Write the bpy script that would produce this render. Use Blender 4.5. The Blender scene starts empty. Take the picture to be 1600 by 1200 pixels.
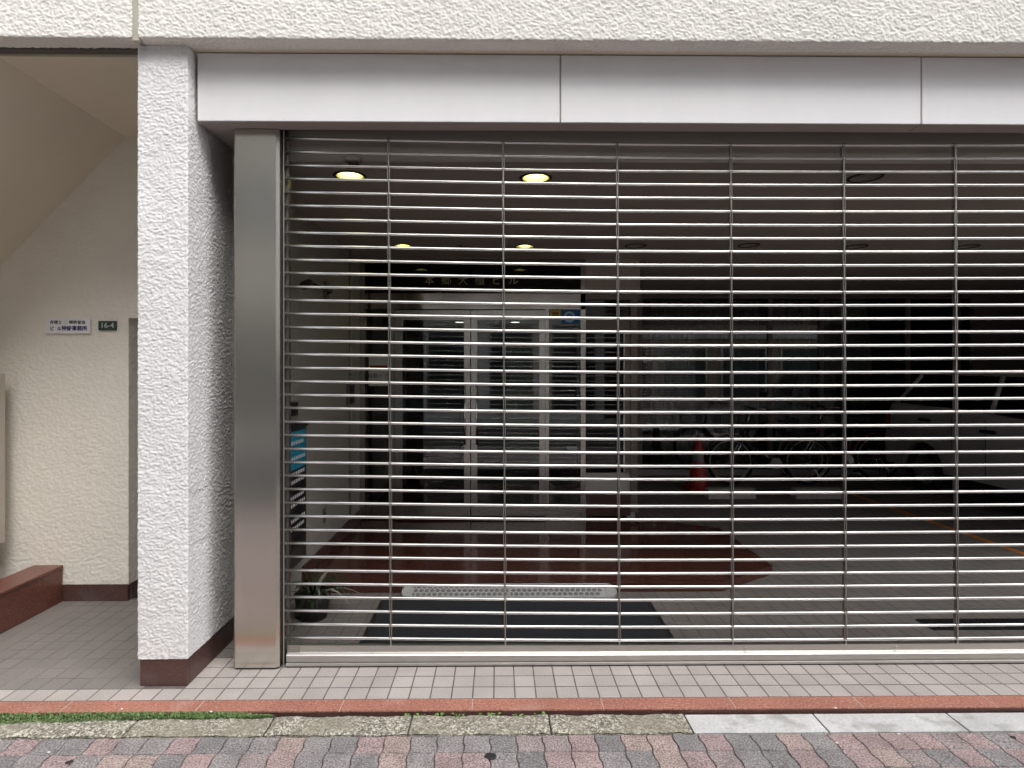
import bpy, bmesh, math, random
import numpy as np
from mathutils import Vector, Matrix

S = bpy.context.scene
R = math.radians
random.seed(7)

# ------------------------------------------------------------------ camera
F, CX, CY, H, TH = 900.0, 789.0, 580.0, 1.54, 0.0106     # photo is 1600 x 1200
cam_d = bpy.data.cameras.new('camera')
cam = bpy.data.objects.new('camera', cam_d)
S.collection.objects.link(cam)
cam.location = (0, 0, H)
cam.rotation_euler = (R(90), 0, -TH)
cam_d.sensor_fit = 'HORIZONTAL'
cam_d.sensor_width = 36.0
cam_d.lens = 36.0 * F / 1600.0
cam_d.shift_x = (800 - CX) / 1600.0
cam_d.shift_y = -(600 - CY) / 1600.0
cam_d.clip_start = 0.05
cam_d.clip_end = 2000
S.camera = cam

# ------------------------------------------------------------------ sky, sun, exposure
SUN_EL, SUN_AZ = R(53), R(150)          # azimuth clockwise from +Y: behind the camera, a little to its right
w = bpy.data.worlds.new('World')
S.world = w
w.use_nodes = True
nt = w.node_tree
nt.nodes.clear()
sky = nt.nodes.new('ShaderNodeTexSky')
sky.sky_type = 'NISHITA'
sky.sun_disc = False
sky.sun_elevation = SUN_EL
sky.sun_rotation = SUN_AZ
sky.air_density = 1.2
sky.dust_density = 3.0
hs = nt.nodes.new('ShaderNodeHueSaturation')
hs.inputs['Saturation'].default_value = 0.32
bg = nt.nodes.new('ShaderNodeBackground')
bg.inputs['Strength'].default_value = 0.15
wo = nt.nodes.new('ShaderNodeOutputWorld')
nt.links.new(sky.outputs[0], hs.inputs['Color'])
nt.links.new(hs.outputs[0], bg.inputs['Color'])
nt.links.new(bg.outputs[0], wo.inputs['Surface'])

sun_d = bpy.data.lights.new('sun', 'SUN')
sun_d.energy = 0.9
sun_d.angle = R(50)
sun_d.color = (1.0, 0.97, 0.93)
sun = bpy.data.objects.new('sun', sun_d)
S.collection.objects.link(sun)
sd = Vector((math.sin(SUN_AZ) * math.cos(SUN_EL), math.cos(SUN_AZ) * math.cos(SUN_EL), math.sin(SUN_EL)))
sun.rotation_euler = sd.to_track_quat('Z', 'Y').to_euler()
sun.location = sd * 40

S.view_settings.view_transform = 'Standard'
S.view_settings.look = 'None'
S.view_settings.gamma = 1.0
S.view_settings.exposure = 1.38
S.view_settings.use_curve_mapping = False
S.cycles.use_denoising = True
S.cycles.max_bounces = 10
S.cycles.diffuse_bounces = 5
S.cycles.glossy_bounces = 5
S.cycles.transparent_max_bounces = 16
S.cycles.sample_clamp_indirect = 6.0
S.cycles.caustics_reflective = False
S.cycles.caustics_refractive = False

# ------------------------------------------------------------------ pixel helpers (photo pixels -> metres)
_c, _s = math.cos(TH), math.sin(TH)
def ray(px, py):
    x = (px - CX) / F
    return (_c * x + _s, -_s * x + _c, -(py - CY) / F)
def at_y(px, py, Y):
    d = ray(px, py); t = Y / d[1]
    return Vector((d[0] * t, Y, H + d[2] * t))
def at_z(px, py, Z):
    d = ray(px, py); t = (Z - H) / d[2]
    return Vector((d[0] * t, d[1] * t, Z))
def at_x(px, py, X):
    d = ray(px, py); t = X / d[0]
    return Vector((X, d[1] * t, H + d[2] * t))

# ------------------------------------------------------------------ materials
MATS = {}
def mat(name, color, rough=0.6, metal=0.0, var=0.0, vscale=8.0, bump=0.0, bscale=60.0, spec=0.5,
        color2=None, stretch=(1, 1, 1), objvar=0.0, aniso=0.0, emit=None, coat=0.0, roughvar=0.0, detail=6.0, arot=0.0):
    if name in MATS:
        return MATS[name]
    m = bpy.data.materials.new(name)
    m.use_nodes = True
    t = m.node_tree
    b = t.nodes['Principled BSDF']
    b.inputs['Roughness'].default_value = rough
    b.inputs['Metallic'].default_value = metal
    b.inputs['Specular IOR Level'].default_value = spec
    b.inputs['Coat Weight'].default_value = coat
    col = (*color, 1)
    b.inputs['Base Color'].default_value = col
    tc = t.nodes.new('ShaderNodeTexCoord')
    mp = t.nodes.new('ShaderNodeMapping')
    mp.inputs['Scale'].default_value = stretch
    t.links.new(tc.outputs['Object'], mp.inputs['Vector'])
    src = None
    if var > 0 or color2:
        n = t.nodes.new('ShaderNodeTexNoise')
        n.inputs['Scale'].default_value = vscale
        n.inputs['Detail'].default_value = detail
        n.inputs['Roughness'].default_value = 0.65
        t.links.new(mp.outputs[0], n.inputs['Vector'])
        r = t.nodes.new('ShaderNodeValToRGB')
        r.color_ramp.elements[0].position = 0.32
        r.color_ramp.elements[1].position = 0.68
        c2 = color2 or tuple(min(1, c * (1 + var)) for c in color)
        c1 = color if color2 else tuple(c * (1 - var) for c in color)
        r.color_ramp.elements[0].color = (*c1, 1)
        r.color_ramp.elements[1].color = (*c2, 1)
        t.links.new(n.outputs['Fac'], r.inputs['Fac'])
        src = r.outputs['Color']
        if roughvar:
            mr = t.nodes.new('ShaderNodeMapRange')
            mr.inputs['To Min'].default_value = max(0, rough - roughvar)
            mr.inputs['To Max'].default_value = min(1, rough + roughvar)
            t.links.new(n.outputs['Fac'], mr.inputs['Value'])
            t.links.new(mr.outputs[0], b.inputs['Roughness'])
    if objvar > 0:
        oi = t.nodes.new('ShaderNodeObjectInfo')
        hv = t.nodes.new('ShaderNodeHueSaturation')
        mr = t.nodes.new('ShaderNodeMapRange')
        mr.inputs['To Min'].default_value = 1 - objvar
        mr.inputs['To Max'].default_value = 1 + objvar
        t.links.new(oi.outputs['Random'], mr.inputs['Value'])
        t.links.new(mr.outputs[0], hv.inputs['Value'])
        if src:
            t.links.new(src, hv.inputs['Color'])
        else:
            hv.inputs['Color'].default_value = col
        src = hv.outputs['Color']
    if src:
        t.links.new(src, b.inputs['Base Color'])
    if bump > 0:
        n2 = t.nodes.new('ShaderNodeTexNoise')
        n2.inputs['Scale'].default_value = bscale
        n2.inputs['Detail'].default_value = 4
        t.links.new(mp.outputs[0], n2.inputs['Vector'])
        bp = t.nodes.new('ShaderNodeBump')
        bp.inputs['Strength'].default_value = bump
        bp.inputs['Distance'].default_value = 0.004
        t.links.new(n2.outputs['Fac'], bp.inputs['Height'])
        t.links.new(bp.outputs[0], b.inputs['Normal'])
    if aniso:
        b.inputs['Anisotropic'].default_value = aniso
        b.inputs['Anisotropic Rotation'].default_value = arot
        tg = t.nodes.new('ShaderNodeTangent')
        tg.direction_type = 'RADIAL'
        tg.axis = 'Z'
        t.links.new(tg.outputs[0], b.inputs['Tangent'])
    if emit:
        b.inputs['Emission Color'].default_value = (*emit[0], 1)
        b.inputs['Emission Strength'].default_value = emit[1]
    MATS[name] = m
    return m

def glass_mat(name, tint=0.85, boost=1.0, rough=0.0):
    m = bpy.data.materials.new(name)
    m.use_nodes = True
    t = m.node_tree
    t.nodes.clear()
    o = t.nodes.new('ShaderNodeOutputMaterial')
    mix = t.nodes.new('ShaderNodeMixShader')
    tr = t.nodes.new('ShaderNodeBsdfTransparent')
    tr.inputs[0].default_value = (tint * 0.95, tint, tint * 0.96, 1)
    gl = t.nodes.new('ShaderNodeBsdfGlossy')
    gl.inputs['Roughness'].default_value = rough
    fr = t.nodes.new('ShaderNodeFresnel')
    fr.inputs['IOR'].default_value = 1.5 * boost
    t.links.new(fr.outputs[0], mix.inputs[0])
    t.links.new(tr.outputs[0], mix.inputs[1])
    t.links.new(gl.outputs[0], mix.inputs[2])
    t.links.new(mix.outputs[0], o.inputs[0])
    MATS[name] = m
    return m

def speckle_mat(name, base, dark, light, scale=160.0, rough=0.4, amt=0.5, spec=0.5, bump=0.0, var=0.12, stain=None, objvar=0.0):
    """granite / concrete: fine dark and light grains over a base colour"""
    m = bpy.data.materials.new(name)
    m.use_nodes = True
    t = m.node_tree
    b = t.nodes['Principled BSDF']
    b.inputs['Roughness'].default_value = rough
    b.inputs['Specular IOR Level'].default_value = spec
    tc = t.nodes.new('ShaderNodeTexCoord')
    geo = t.nodes.new('ShaderNodeNewGeometry')
    v = t.nodes.new('ShaderNodeTexNoise'); v.inputs['Scale'].default_value = scale; v.inputs['Detail'].default_value = 3
    v2 = t.nodes.new('ShaderNodeTexNoise'); v2.inputs['Scale'].default_value = 3.5; v2.inputs['Detail'].default_value = 6
    t.links.new(geo.outputs['Position'], v.inputs['Vector'])
    t.links.new(geo.outputs['Position'], v2.inputs['Vector'])
    r = t.nodes.new('ShaderNodeValToRGB')
    e = r.color_ramp.elements
    e[0].position = 0.30; e[0].color = (*dark, 1)
    e[1].position = 0.72; e[1].color = (*light, 1)
    x = e.new(0.5 - 0.1 * amt); x.color = (*base, 1)
    x = e.new(0.5 + 0.1 * amt); x.color = (*base, 1)
    t.links.new(v.outputs['Fac'], r.inputs['Fac'])
    mr = t.nodes.new('ShaderNodeMapRange')
    mr.inputs['From Min'].default_value = 0.3; mr.inputs['From Max'].default_value = 0.7
    mr.inputs['To Min'].default_value = 1 - var; mr.inputs['To Max'].default_value = 1 + var
    t.links.new(v2.outputs['Fac'], mr.inputs['Value'])
    hv = t.nodes.new('ShaderNodeHueSaturation')
    t.links.new(r.outputs['Color'], hv.inputs['Color'])
    val = mr.outputs[0]
    if objvar:
        oi = t.nodes.new('ShaderNodeObjectInfo')
        m2 = t.nodes.new('ShaderNodeMapRange')
        m2.inputs['To Min'].default_value = 1 - objvar; m2.inputs['To Max'].default_value = 1 + objvar
        t.links.new(oi.outputs['Random'], m2.inputs['Value'])
        mu = t.nodes.new('ShaderNodeMath'); mu.operation = 'MULTIPLY'
        t.links.new(val, mu.inputs[0]); t.links.new(m2.outputs[0], mu.inputs[1])
        val = mu.outputs[0]
    t.links.new(val, hv.inputs['Value'])
    out = hv.outputs['Color']
    if stain:
        n3 = t.nodes.new('ShaderNodeTexNoise'); n3.inputs['Scale'].default_value = stain[1]; n3.inputs['Detail'].default_value = 7
        t.links.new(geo.outputs['Position'], n3.inputs['Vector'])
        r3 = t.nodes.new('ShaderNodeMapRange'); r3.inputs['From Min'].default_value = stain[2]; r3.inputs['From Max'].default_value = stain[2] + 0.14
        r3.inputs['To Max'].default_value = stain[3]
        t.links.new(n3.outputs['Fac'], r3.inputs['Value'])
        mx = t.nodes.new('ShaderNodeMix'); mx.data_type = 'RGBA'
        t.links.new(r3.outputs[0], mx.inputs['Factor'])
        t.links.new(out, mx.inputs['A'])
        mx.inputs['B'].default_value = (*stain[0], 1)
        out = mx.outputs['Result']
    t.links.new(out, b.inputs['Base Color'])
    if bump:
        bp = t.nodes.new('ShaderNodeBump'); bp.inputs['Strength'].default_value = bump; bp.inputs['Distance'].default_value = 0.003
        t.links.new(v.outputs['Fac'], bp.inputs['Height'])
        t.links.new(bp.outputs[0], b.inputs['Normal'])
    MATS[name] = m
    return m

def paver_mat():
    m = bpy.data.materials.new('paver')
    m.use_nodes = True
    t = m.node_tree
    b = t.nodes['Principled BSDF']
    b.inputs['Roughness'].default_value = 0.85
    geo = t.nodes.new('ShaderNodeNewGeometry')
    at = t.nodes.new('ShaderNodeAttribute'); at.attribute_name = 'tone'
    oi = t.nodes.new('ShaderNodeObjectInfo')
    ad = t.nodes.new('ShaderNodeMath'); ad.operation = 'ADD'
    t.links.new(at.outputs['Fac'], ad.inputs[0]); t.links.new(oi.outputs['Random'], ad.inputs[1])
    fr = t.nodes.new('ShaderNodeMath'); fr.operation = 'FRACT'
    t.links.new(ad.outputs[0], fr.inputs[0])
    r = t.nodes.new('ShaderNodeValToRGB')
    r.color_ramp.interpolation = 'CONSTANT'
    cols = [(0.0, (0.205, 0.19, 0.188)), (0.16, (0.235, 0.215, 0.21)), (0.34, (0.185, 0.172, 0.172)), (0.46, (0.30, 0.222, 0.212)),
            (0.62, (0.31, 0.24, 0.218)), (0.78, (0.285, 0.212, 0.208)), (0.90, (0.26, 0.215, 0.208))]
    e = r.color_ramp.elements
    e[0].position = cols[0][0]; e[0].color = (*cols[0][1], 1)
    e[1].position = cols[1][0]; e[1].color = (*cols[1][1], 1)
    for p, c in cols[2:]:
        x = e.new(p); x.color = (*c, 1)
    t.links.new(fr.outputs[0], r.inputs['Fac'])
    n = t.nodes.new('ShaderNodeTexNoise'); n.inputs['Scale'].default_value = 140; n.inputs['Detail'].default_value = 2
    n2 = t.nodes.new('ShaderNodeTexNoise'); n2.inputs['Scale'].default_value = 9; n2.inputs['Detail'].default_value = 6
    t.links.new(geo.outputs['Position'], n.inputs['Vector']); t.links.new(geo.outputs['Position'], n2.inputs['Vector'])
    m1 = t.nodes.new('ShaderNodeMapRange'); m1.inputs['From Min'].default_value = 0.3; m1.inputs['From Max'].default_value = 0.7
    m1.inputs['To Min'].default_value = 0.42; m1.inputs['To Max'].default_value = 1.75
    t.links.new(n.outputs['Fac'], m1.inputs['Value'])
    m2 = t.nodes.new('ShaderNodeMapRange'); m2.inputs['From Min'].default_value = 0.3; m2.inputs['From Max'].default_value = 0.7
    m2.inputs['To Min'].default_value = 0.8; m2.inputs['To Max'].default_value = 1.15
    t.links.new(n2.outputs['Fac'], m2.inputs['Value'])
    mu = t.nodes.new('ShaderNodeMath'); mu.operation = 'MULTIPLY'
    t.links.new(m1.outputs[0], mu.inputs[0]); t.links.new(m2.outputs[0], mu.inputs[1])
    hv = t.nodes.new('ShaderNodeHueSaturation')
    t.links.new(r.outputs['Color'], hv.inputs['Color']); t.links.new(mu.outputs[0], hv.inputs['Value'])
    t.links.new(hv.outputs['Color'], b.inputs['Base Color'])
    bp = t.nodes.new('ShaderNodeBump'); bp.inputs['Strength'].default_value = 0.5; bp.inputs['Distance'].default_value = 0.002
    t.links.new(n.outputs['Fac'], bp.inputs['Height']); t.links.new(bp.outputs[0], b.inputs['Normal'])
    MATS['paver'] = m
    return m

def aggregate_mat():
    """old kerb stone: cream pebbles set in olive-grey mortar"""
    m = bpy.data.materials.new('aggregate')
    m.use_nodes = True
    t = m.node_tree
    b = t.nodes['Principled BSDF']
    b.inputs['Roughness'].default_value = 0.9
    geo = t.nodes.new('ShaderNodeNewGeometry')
    v = t.nodes.new('ShaderNodeTexVoronoi'); v.inputs['Scale'].default_value = 135; v.inputs['Randomness'].default_value = 1
    nw = t.nodes.new('ShaderNodeTexNoise'); nw.inputs['Scale'].default_value = 60
    va = t.nodes.new('ShaderNodeVectorMath'); va.operation = 'MULTIPLY_ADD'
    va.inputs[1].default_value = (0.02, 0.02, 0.02)
    t.links.new(geo.outputs['Position'], nw.inputs['Vector'])
    t.links.new(nw.outputs['Color'], va.inputs[0]); t.links.new(geo.outputs['Position'], va.inputs[2])
    t.links.new(va.outputs[0], v.inputs['Vector'])
    r = t.nodes.new('ShaderNodeValToRGB')
    e = r.color_ramp.elements
    e[0].position = 0.0; e[0].color = (0.10, 0.095, 0.075, 1)
    e[1].position = 1.0; e[1].color = (0.68, 0.65, 0.55, 1)
    x = e.new(0.45); x.color = (0.25, 0.23, 0.18, 1)
    x = e.new(0.7); x.color = (0.42, 0.39, 0.32, 1)
    sep = t.nodes.new('ShaderNodeSeparateColor')
    t.links.new(v.outputs['Color'], sep.inputs[0])
    t.links.new(sep.outputs[0], r.inputs['Fac'])
    n2 = t.nodes.new('ShaderNodeTexNoise'); n2.inputs['Scale'].default_value = 5; n2.inputs['Detail'].default_value = 7
    t.links.new(geo.outputs['Position'], n2.inputs['Vector'])
    mr = t.nodes.new('ShaderNodeMapRange'); mr.inputs['From Min'].default_value = 0.42; mr.inputs['From Max'].default_value = 0.62
    mr.inputs['To Min'].default_value = 0.0; mr.inputs['To Max'].default_value = 0.65
    t.links.new(n2.outputs['Fac'], mr.inputs['Value'])
    mx = t.nodes.new('ShaderNodeMix'); mx.data_type = 'RGBA'
    mx.inputs['B'].default_value = (0.27, 0.25, 0.19, 1)
    t.links.new(mr.outputs[0], mx.inputs['Factor']); t.links.new(r.outputs['Color'], mx.inputs['A'])
    t.links.new(mx.outputs['Result'], b.inputs['Base Color'])
    bp = t.nodes.new('ShaderNodeBump'); bp.inputs['Strength'].default_value = 0.8; bp.inputs['Distance'].default_value = 0.004
    bp.invert = True
    t.links.new(v.outputs['Distance'], bp.inputs['Height']); t.links.new(bp.outputs[0], b.inputs['Normal'])
    MATS['aggregate'] = m
    return m

mat('stucco_upper', (0.82, 0.80, 0.755), 0.9, var=0.06, vscale=1.6, spec=0.2)
mat('stucco', (0.80, 0.795, 0.79), 0.9, var=0.06, vscale=2.2, spec=0.2)
mat('stucco_alcove', (0.82, 0.785, 0.70), 0.92, var=0.04, vscale=1.6, spec=0.15)
mat('soffit_paint', (0.74, 0.68, 0.55), 0.85, var=0.04, vscale=1.2, spec=0.2)
mat('crack', (0.42, 0.41, 0.40), 0.9)
mat('sealant', (0.50, 0.48, 0.40), 0.8, var=0.1, vscale=20)
mat('fascia_panel', (0.86, 0.855, 0.87), 0.5, var=0.025, vscale=2.0, stretch=(1.6, 1, 0.6), bump=0.05, bscale=220)
mat('stainless', (0.66, 0.635, 0.58), 0.26, 1.0, var=0.02, vscale=60, stretch=(1, 1, 0.02), aniso=0.8)
mat('stainless_bar', (0.58, 0.565, 0.535), 0.42, 1.0, var=0.05, vscale=40, stretch=(0.05, 1, 1), roughvar=0.08)
mat('slat_metal', (0.74, 0.73, 0.71), 0.30, 1.0, var=0.10, vscale=2.5, objvar=0.06, roughvar=0.12)
mat('link_metal', (0.42, 0.40, 0.37), 0.42, 1.0, var=0.15, vscale=30)
mat('dark_channel', (0.045, 0.042, 0.04), 0.5)
mat('soffit_dark', (0.42, 0.38, 0.355), 0.7, var=0.06, vscale=4)
speckle_mat('granite_red', (0.37, 0.155, 0.11), (0.16, 0.064, 0.048), (0.54, 0.31, 0.24), 95, rough=0.55, stain=((0.50, 0.36, 0.31), 3.0, 0.60, 0.5))
speckle_mat('granite_dark', (0.085, 0.042, 0.037), (0.04, 0.02, 0.018), (0.15, 0.08, 0.07), 150, rough=0.38, stain=((0.13, 0.11, 0.115), 4.0, 0.55, 0.7))
speckle_mat('granite_floor', (0.09, 0.032, 0.024), (0.045, 0.017, 0.013), (0.14, 0.06, 0.045), 120, rough=0.12)
speckle_mat('granite_ledge', (0.15, 0.055, 0.040), (0.09, 0.034, 0.028), (0.30, 0.14, 0.11), 150, rough=0.35)
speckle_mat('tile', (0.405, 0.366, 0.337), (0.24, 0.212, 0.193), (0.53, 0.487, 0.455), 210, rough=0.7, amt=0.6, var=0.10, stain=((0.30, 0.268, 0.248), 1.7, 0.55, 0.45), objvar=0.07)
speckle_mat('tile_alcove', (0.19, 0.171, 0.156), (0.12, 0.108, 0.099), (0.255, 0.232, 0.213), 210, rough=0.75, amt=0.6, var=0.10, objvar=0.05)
mat('mortar', (0.52, 0.46, 0.42), 0.9)
mat('grout', (0.125, 0.105, 0.098), 0.9, var=0.3, vscale=14)
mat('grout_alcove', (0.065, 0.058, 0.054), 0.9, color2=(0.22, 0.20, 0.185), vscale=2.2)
paver_mat()
mat('paver_joint', (0.10, 0.084, 0.08), 0.95, var=0.3, vscale=30)
aggregate_mat()
speckle_mat('kerb_white', (0.55, 0.545, 0.53), (0.43, 0.425, 0.41), (0.63, 0.625, 0.61), 90, rough=0.85, var=0.16, stain=((0.27, 0.26, 0.235), 9.0, 0.52, 0.6), bump=0.3, objvar=0.03)
mat('asphalt', (0.055, 0.054, 0.053), 0.9, var=0.3, vscale=120, bump=0.4, bscale=160)
mat('moss', (0.11, 0.19, 0.06), 0.85, color2=(0.23, 0.32, 0.13), vscale=60)
mat('moss_bed', (0.05, 0.075, 0.03), 0.9, var=0.4, vscale=50)
mat('weed', (0.22, 0.36, 0.10), 0.6, var=0.25, vscale=80)
mat('gum', (0.022, 0.022, 0.022), 0.6)
mat('pebble', (0.72, 0.70, 0.68), 0.7)
mat('wall_paint', (0.40, 0.375, 0.335), 0.6, var=0.03, vscale=1.5)
mat('ceiling_paint', (0.50, 0.445, 0.395), 0.75, var=0.03, vscale=1.0)
mat('seam', (0.12, 0.11, 0.10), 0.8)
mat('frame_steel', (0.52, 0.49, 0.46), 0.25, 1.0, var=0.04, vscale=60, stretch=(1, 1, 0.05))
mat('header_steel', (0.46, 0.42, 0.385), 0.14, 1.0, aniso=0.97, arot=0.25)
mat('brown_metal', (0.22, 0.185, 0.16), 0.45, 0.3)
mat('black_metal', (0.02, 0.02, 0.02), 0.45, 0.2)
mat('chrome', (0.8, 0.8, 0.8), 0.12, 1.0)
mat('letters_brass', (0.34, 0.31, 0.22), 0.5, 1.0)
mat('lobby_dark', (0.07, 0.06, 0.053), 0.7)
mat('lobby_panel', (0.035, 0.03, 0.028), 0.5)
mat('white_wall', (0.58, 0.56, 0.53), 0.6)
mat('rubber_mat', (0.02, 0.022, 0.026), 0.9, var=0.2, vscale=150, bump=0.4, bscale=400)
mat('ramp_rubber', (0.46, 0.46, 0.455), 0.65, var=0.06, vscale=40)
mat('ramp_stud', (0.20, 0.20, 0.20), 0.6)
mat('curtain', (0.42, 0.425, 0.41), 0.9, var=0.05, vscale=6)
mat('board_black', (0.016, 0.017, 0.019), 0.4)
mat('board_frame', (0.05, 0.045, 0.04), 0.5)
mat('plate_blue', (0.02, 0.30, 0.46), 0.4)
mat('plate_white', (0.78, 0.78, 0.80), 0.35)
mat('print_white', (0.75, 0.75, 0.74), 0.6)
mat('print_dark', (0.04, 0.045, 0.06), 0.6)
mat('print_navy', (0.035, 0.03, 0.16), 0.6)
mat('print_emblem', (0.66, 0.62, 0.50), 0.6)
mat('plate_green', (0.025, 0.05, 0.04), 0.4)
mat('print_pale', (0.55, 0.58, 0.55), 0.6)
mat('paper', (0.70, 0.71, 0.70), 0.8)
mat('print_red', (0.40, 0.03, 0.02), 0.7)
mat('sticker_yellow', (0.72, 0.52, 0.04), 0.5)
mat('sticker_blue', (0.02, 0.16, 0.48), 0.5)
mat('sticker_pale', (0.40, 0.62, 0.85), 0.5)
mat('cone_red', (0.42, 0.02, 0.015), 0.45)
mat('cone_band', (0.22, 0.20, 0.20), 0.4)
mat('car_paint', (0.62, 0.61, 0.60), 0.25, 0.35, coat=0.6)
mat('car_glass', (0.008, 0.008, 0.009), 0.05)
mat('tyre', (0.015, 0.015, 0.015), 0.85)
mat('black_plastic', (0.02, 0.02, 0.02), 0.5)
mat('tail_red', (0.30, 0.012, 0.012), 0.2)
mat('bike_black', (0.018, 0.018, 0.02), 0.3, coat=0.4)
mat('bike_red', (0.16, 0.015, 0.015), 0.3, coat=0.4)
mat('concrete', (0.50, 0.49, 0.47), 0.9, var=0.12, vscale=12)
mat('line_orange', (0.62, 0.22, 0.05), 0.8, var=0.15, vscale=14)
mat('lamp_on', (0.2, 0.2, 0.05), 0.5, emit=((1.0, 0.98, 0.30), 2.4))
mat('lamp_lobby', (0.9, 0.9, 0.8), 0.5, emit=((1.0, 0.98, 0.85), 2.0))
mat('reflector', (0.55, 0.50, 0.45), 0.25, 0.9)
mat('trim_dark', (0.03, 0.028, 0.026), 0.5)
mat('cabinet_beige', (0.50, 0.455, 0.39), 0.5, var=0.03, vscale=3)
mat('door_brown', (0.20, 0.175, 0.15), 0.5, var=0.05, vscale=5)
mat('leaf_dark', (0.015, 0.024, 0.012), 0.45, color2=(0.03, 0.045, 0.022), vscale=14)
mat('leaf_pale', (0.24, 0.25, 0.20), 0.5)
mat('pot', (0.05, 0.045, 0.04), 0.7)
mat('street_beige', (0.50, 0.45, 0.38), 0.8, var=0.06, vscale=2)
mat('street_white', (0.70, 0.70, 0.68), 0.8, var=0.04, vscale=2)
mat('street_brown', (0.26, 0.19, 0.15), 0.8, var=0.08, vscale=3)
glass_mat('glass', 0.72, 1.22)
glass_mat('glass_dark', 0.35, 1.08)
mat('window_far', (0.03, 0.035, 0.04), 0.08)

# ------------------------------------------------------------------ object helpers
COL = S.collection
def tag(o, label=None, cat=None, group=None, kind=None):
    if label: o['label'] = label
    if cat: o['category'] = cat
    if group: o['group'] = group
    if kind: o['kind'] = kind
    return o
def thing(name, loc, label, cat, group=None, kind=None, rz=0):
    o = bpy.data.objects.new(name, None)
    o.empty_display_size = 0.1
    o.location = loc
    o.rotation_euler = (0, 0, rz)
    COL.objects.link(o)
    return tag(o, label, cat, group, kind)
def root_loc(p):
    v = Vector((0, 0, 0))
    while p is not None:
        v += p.location
        p = p.parent
    return v

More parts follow.
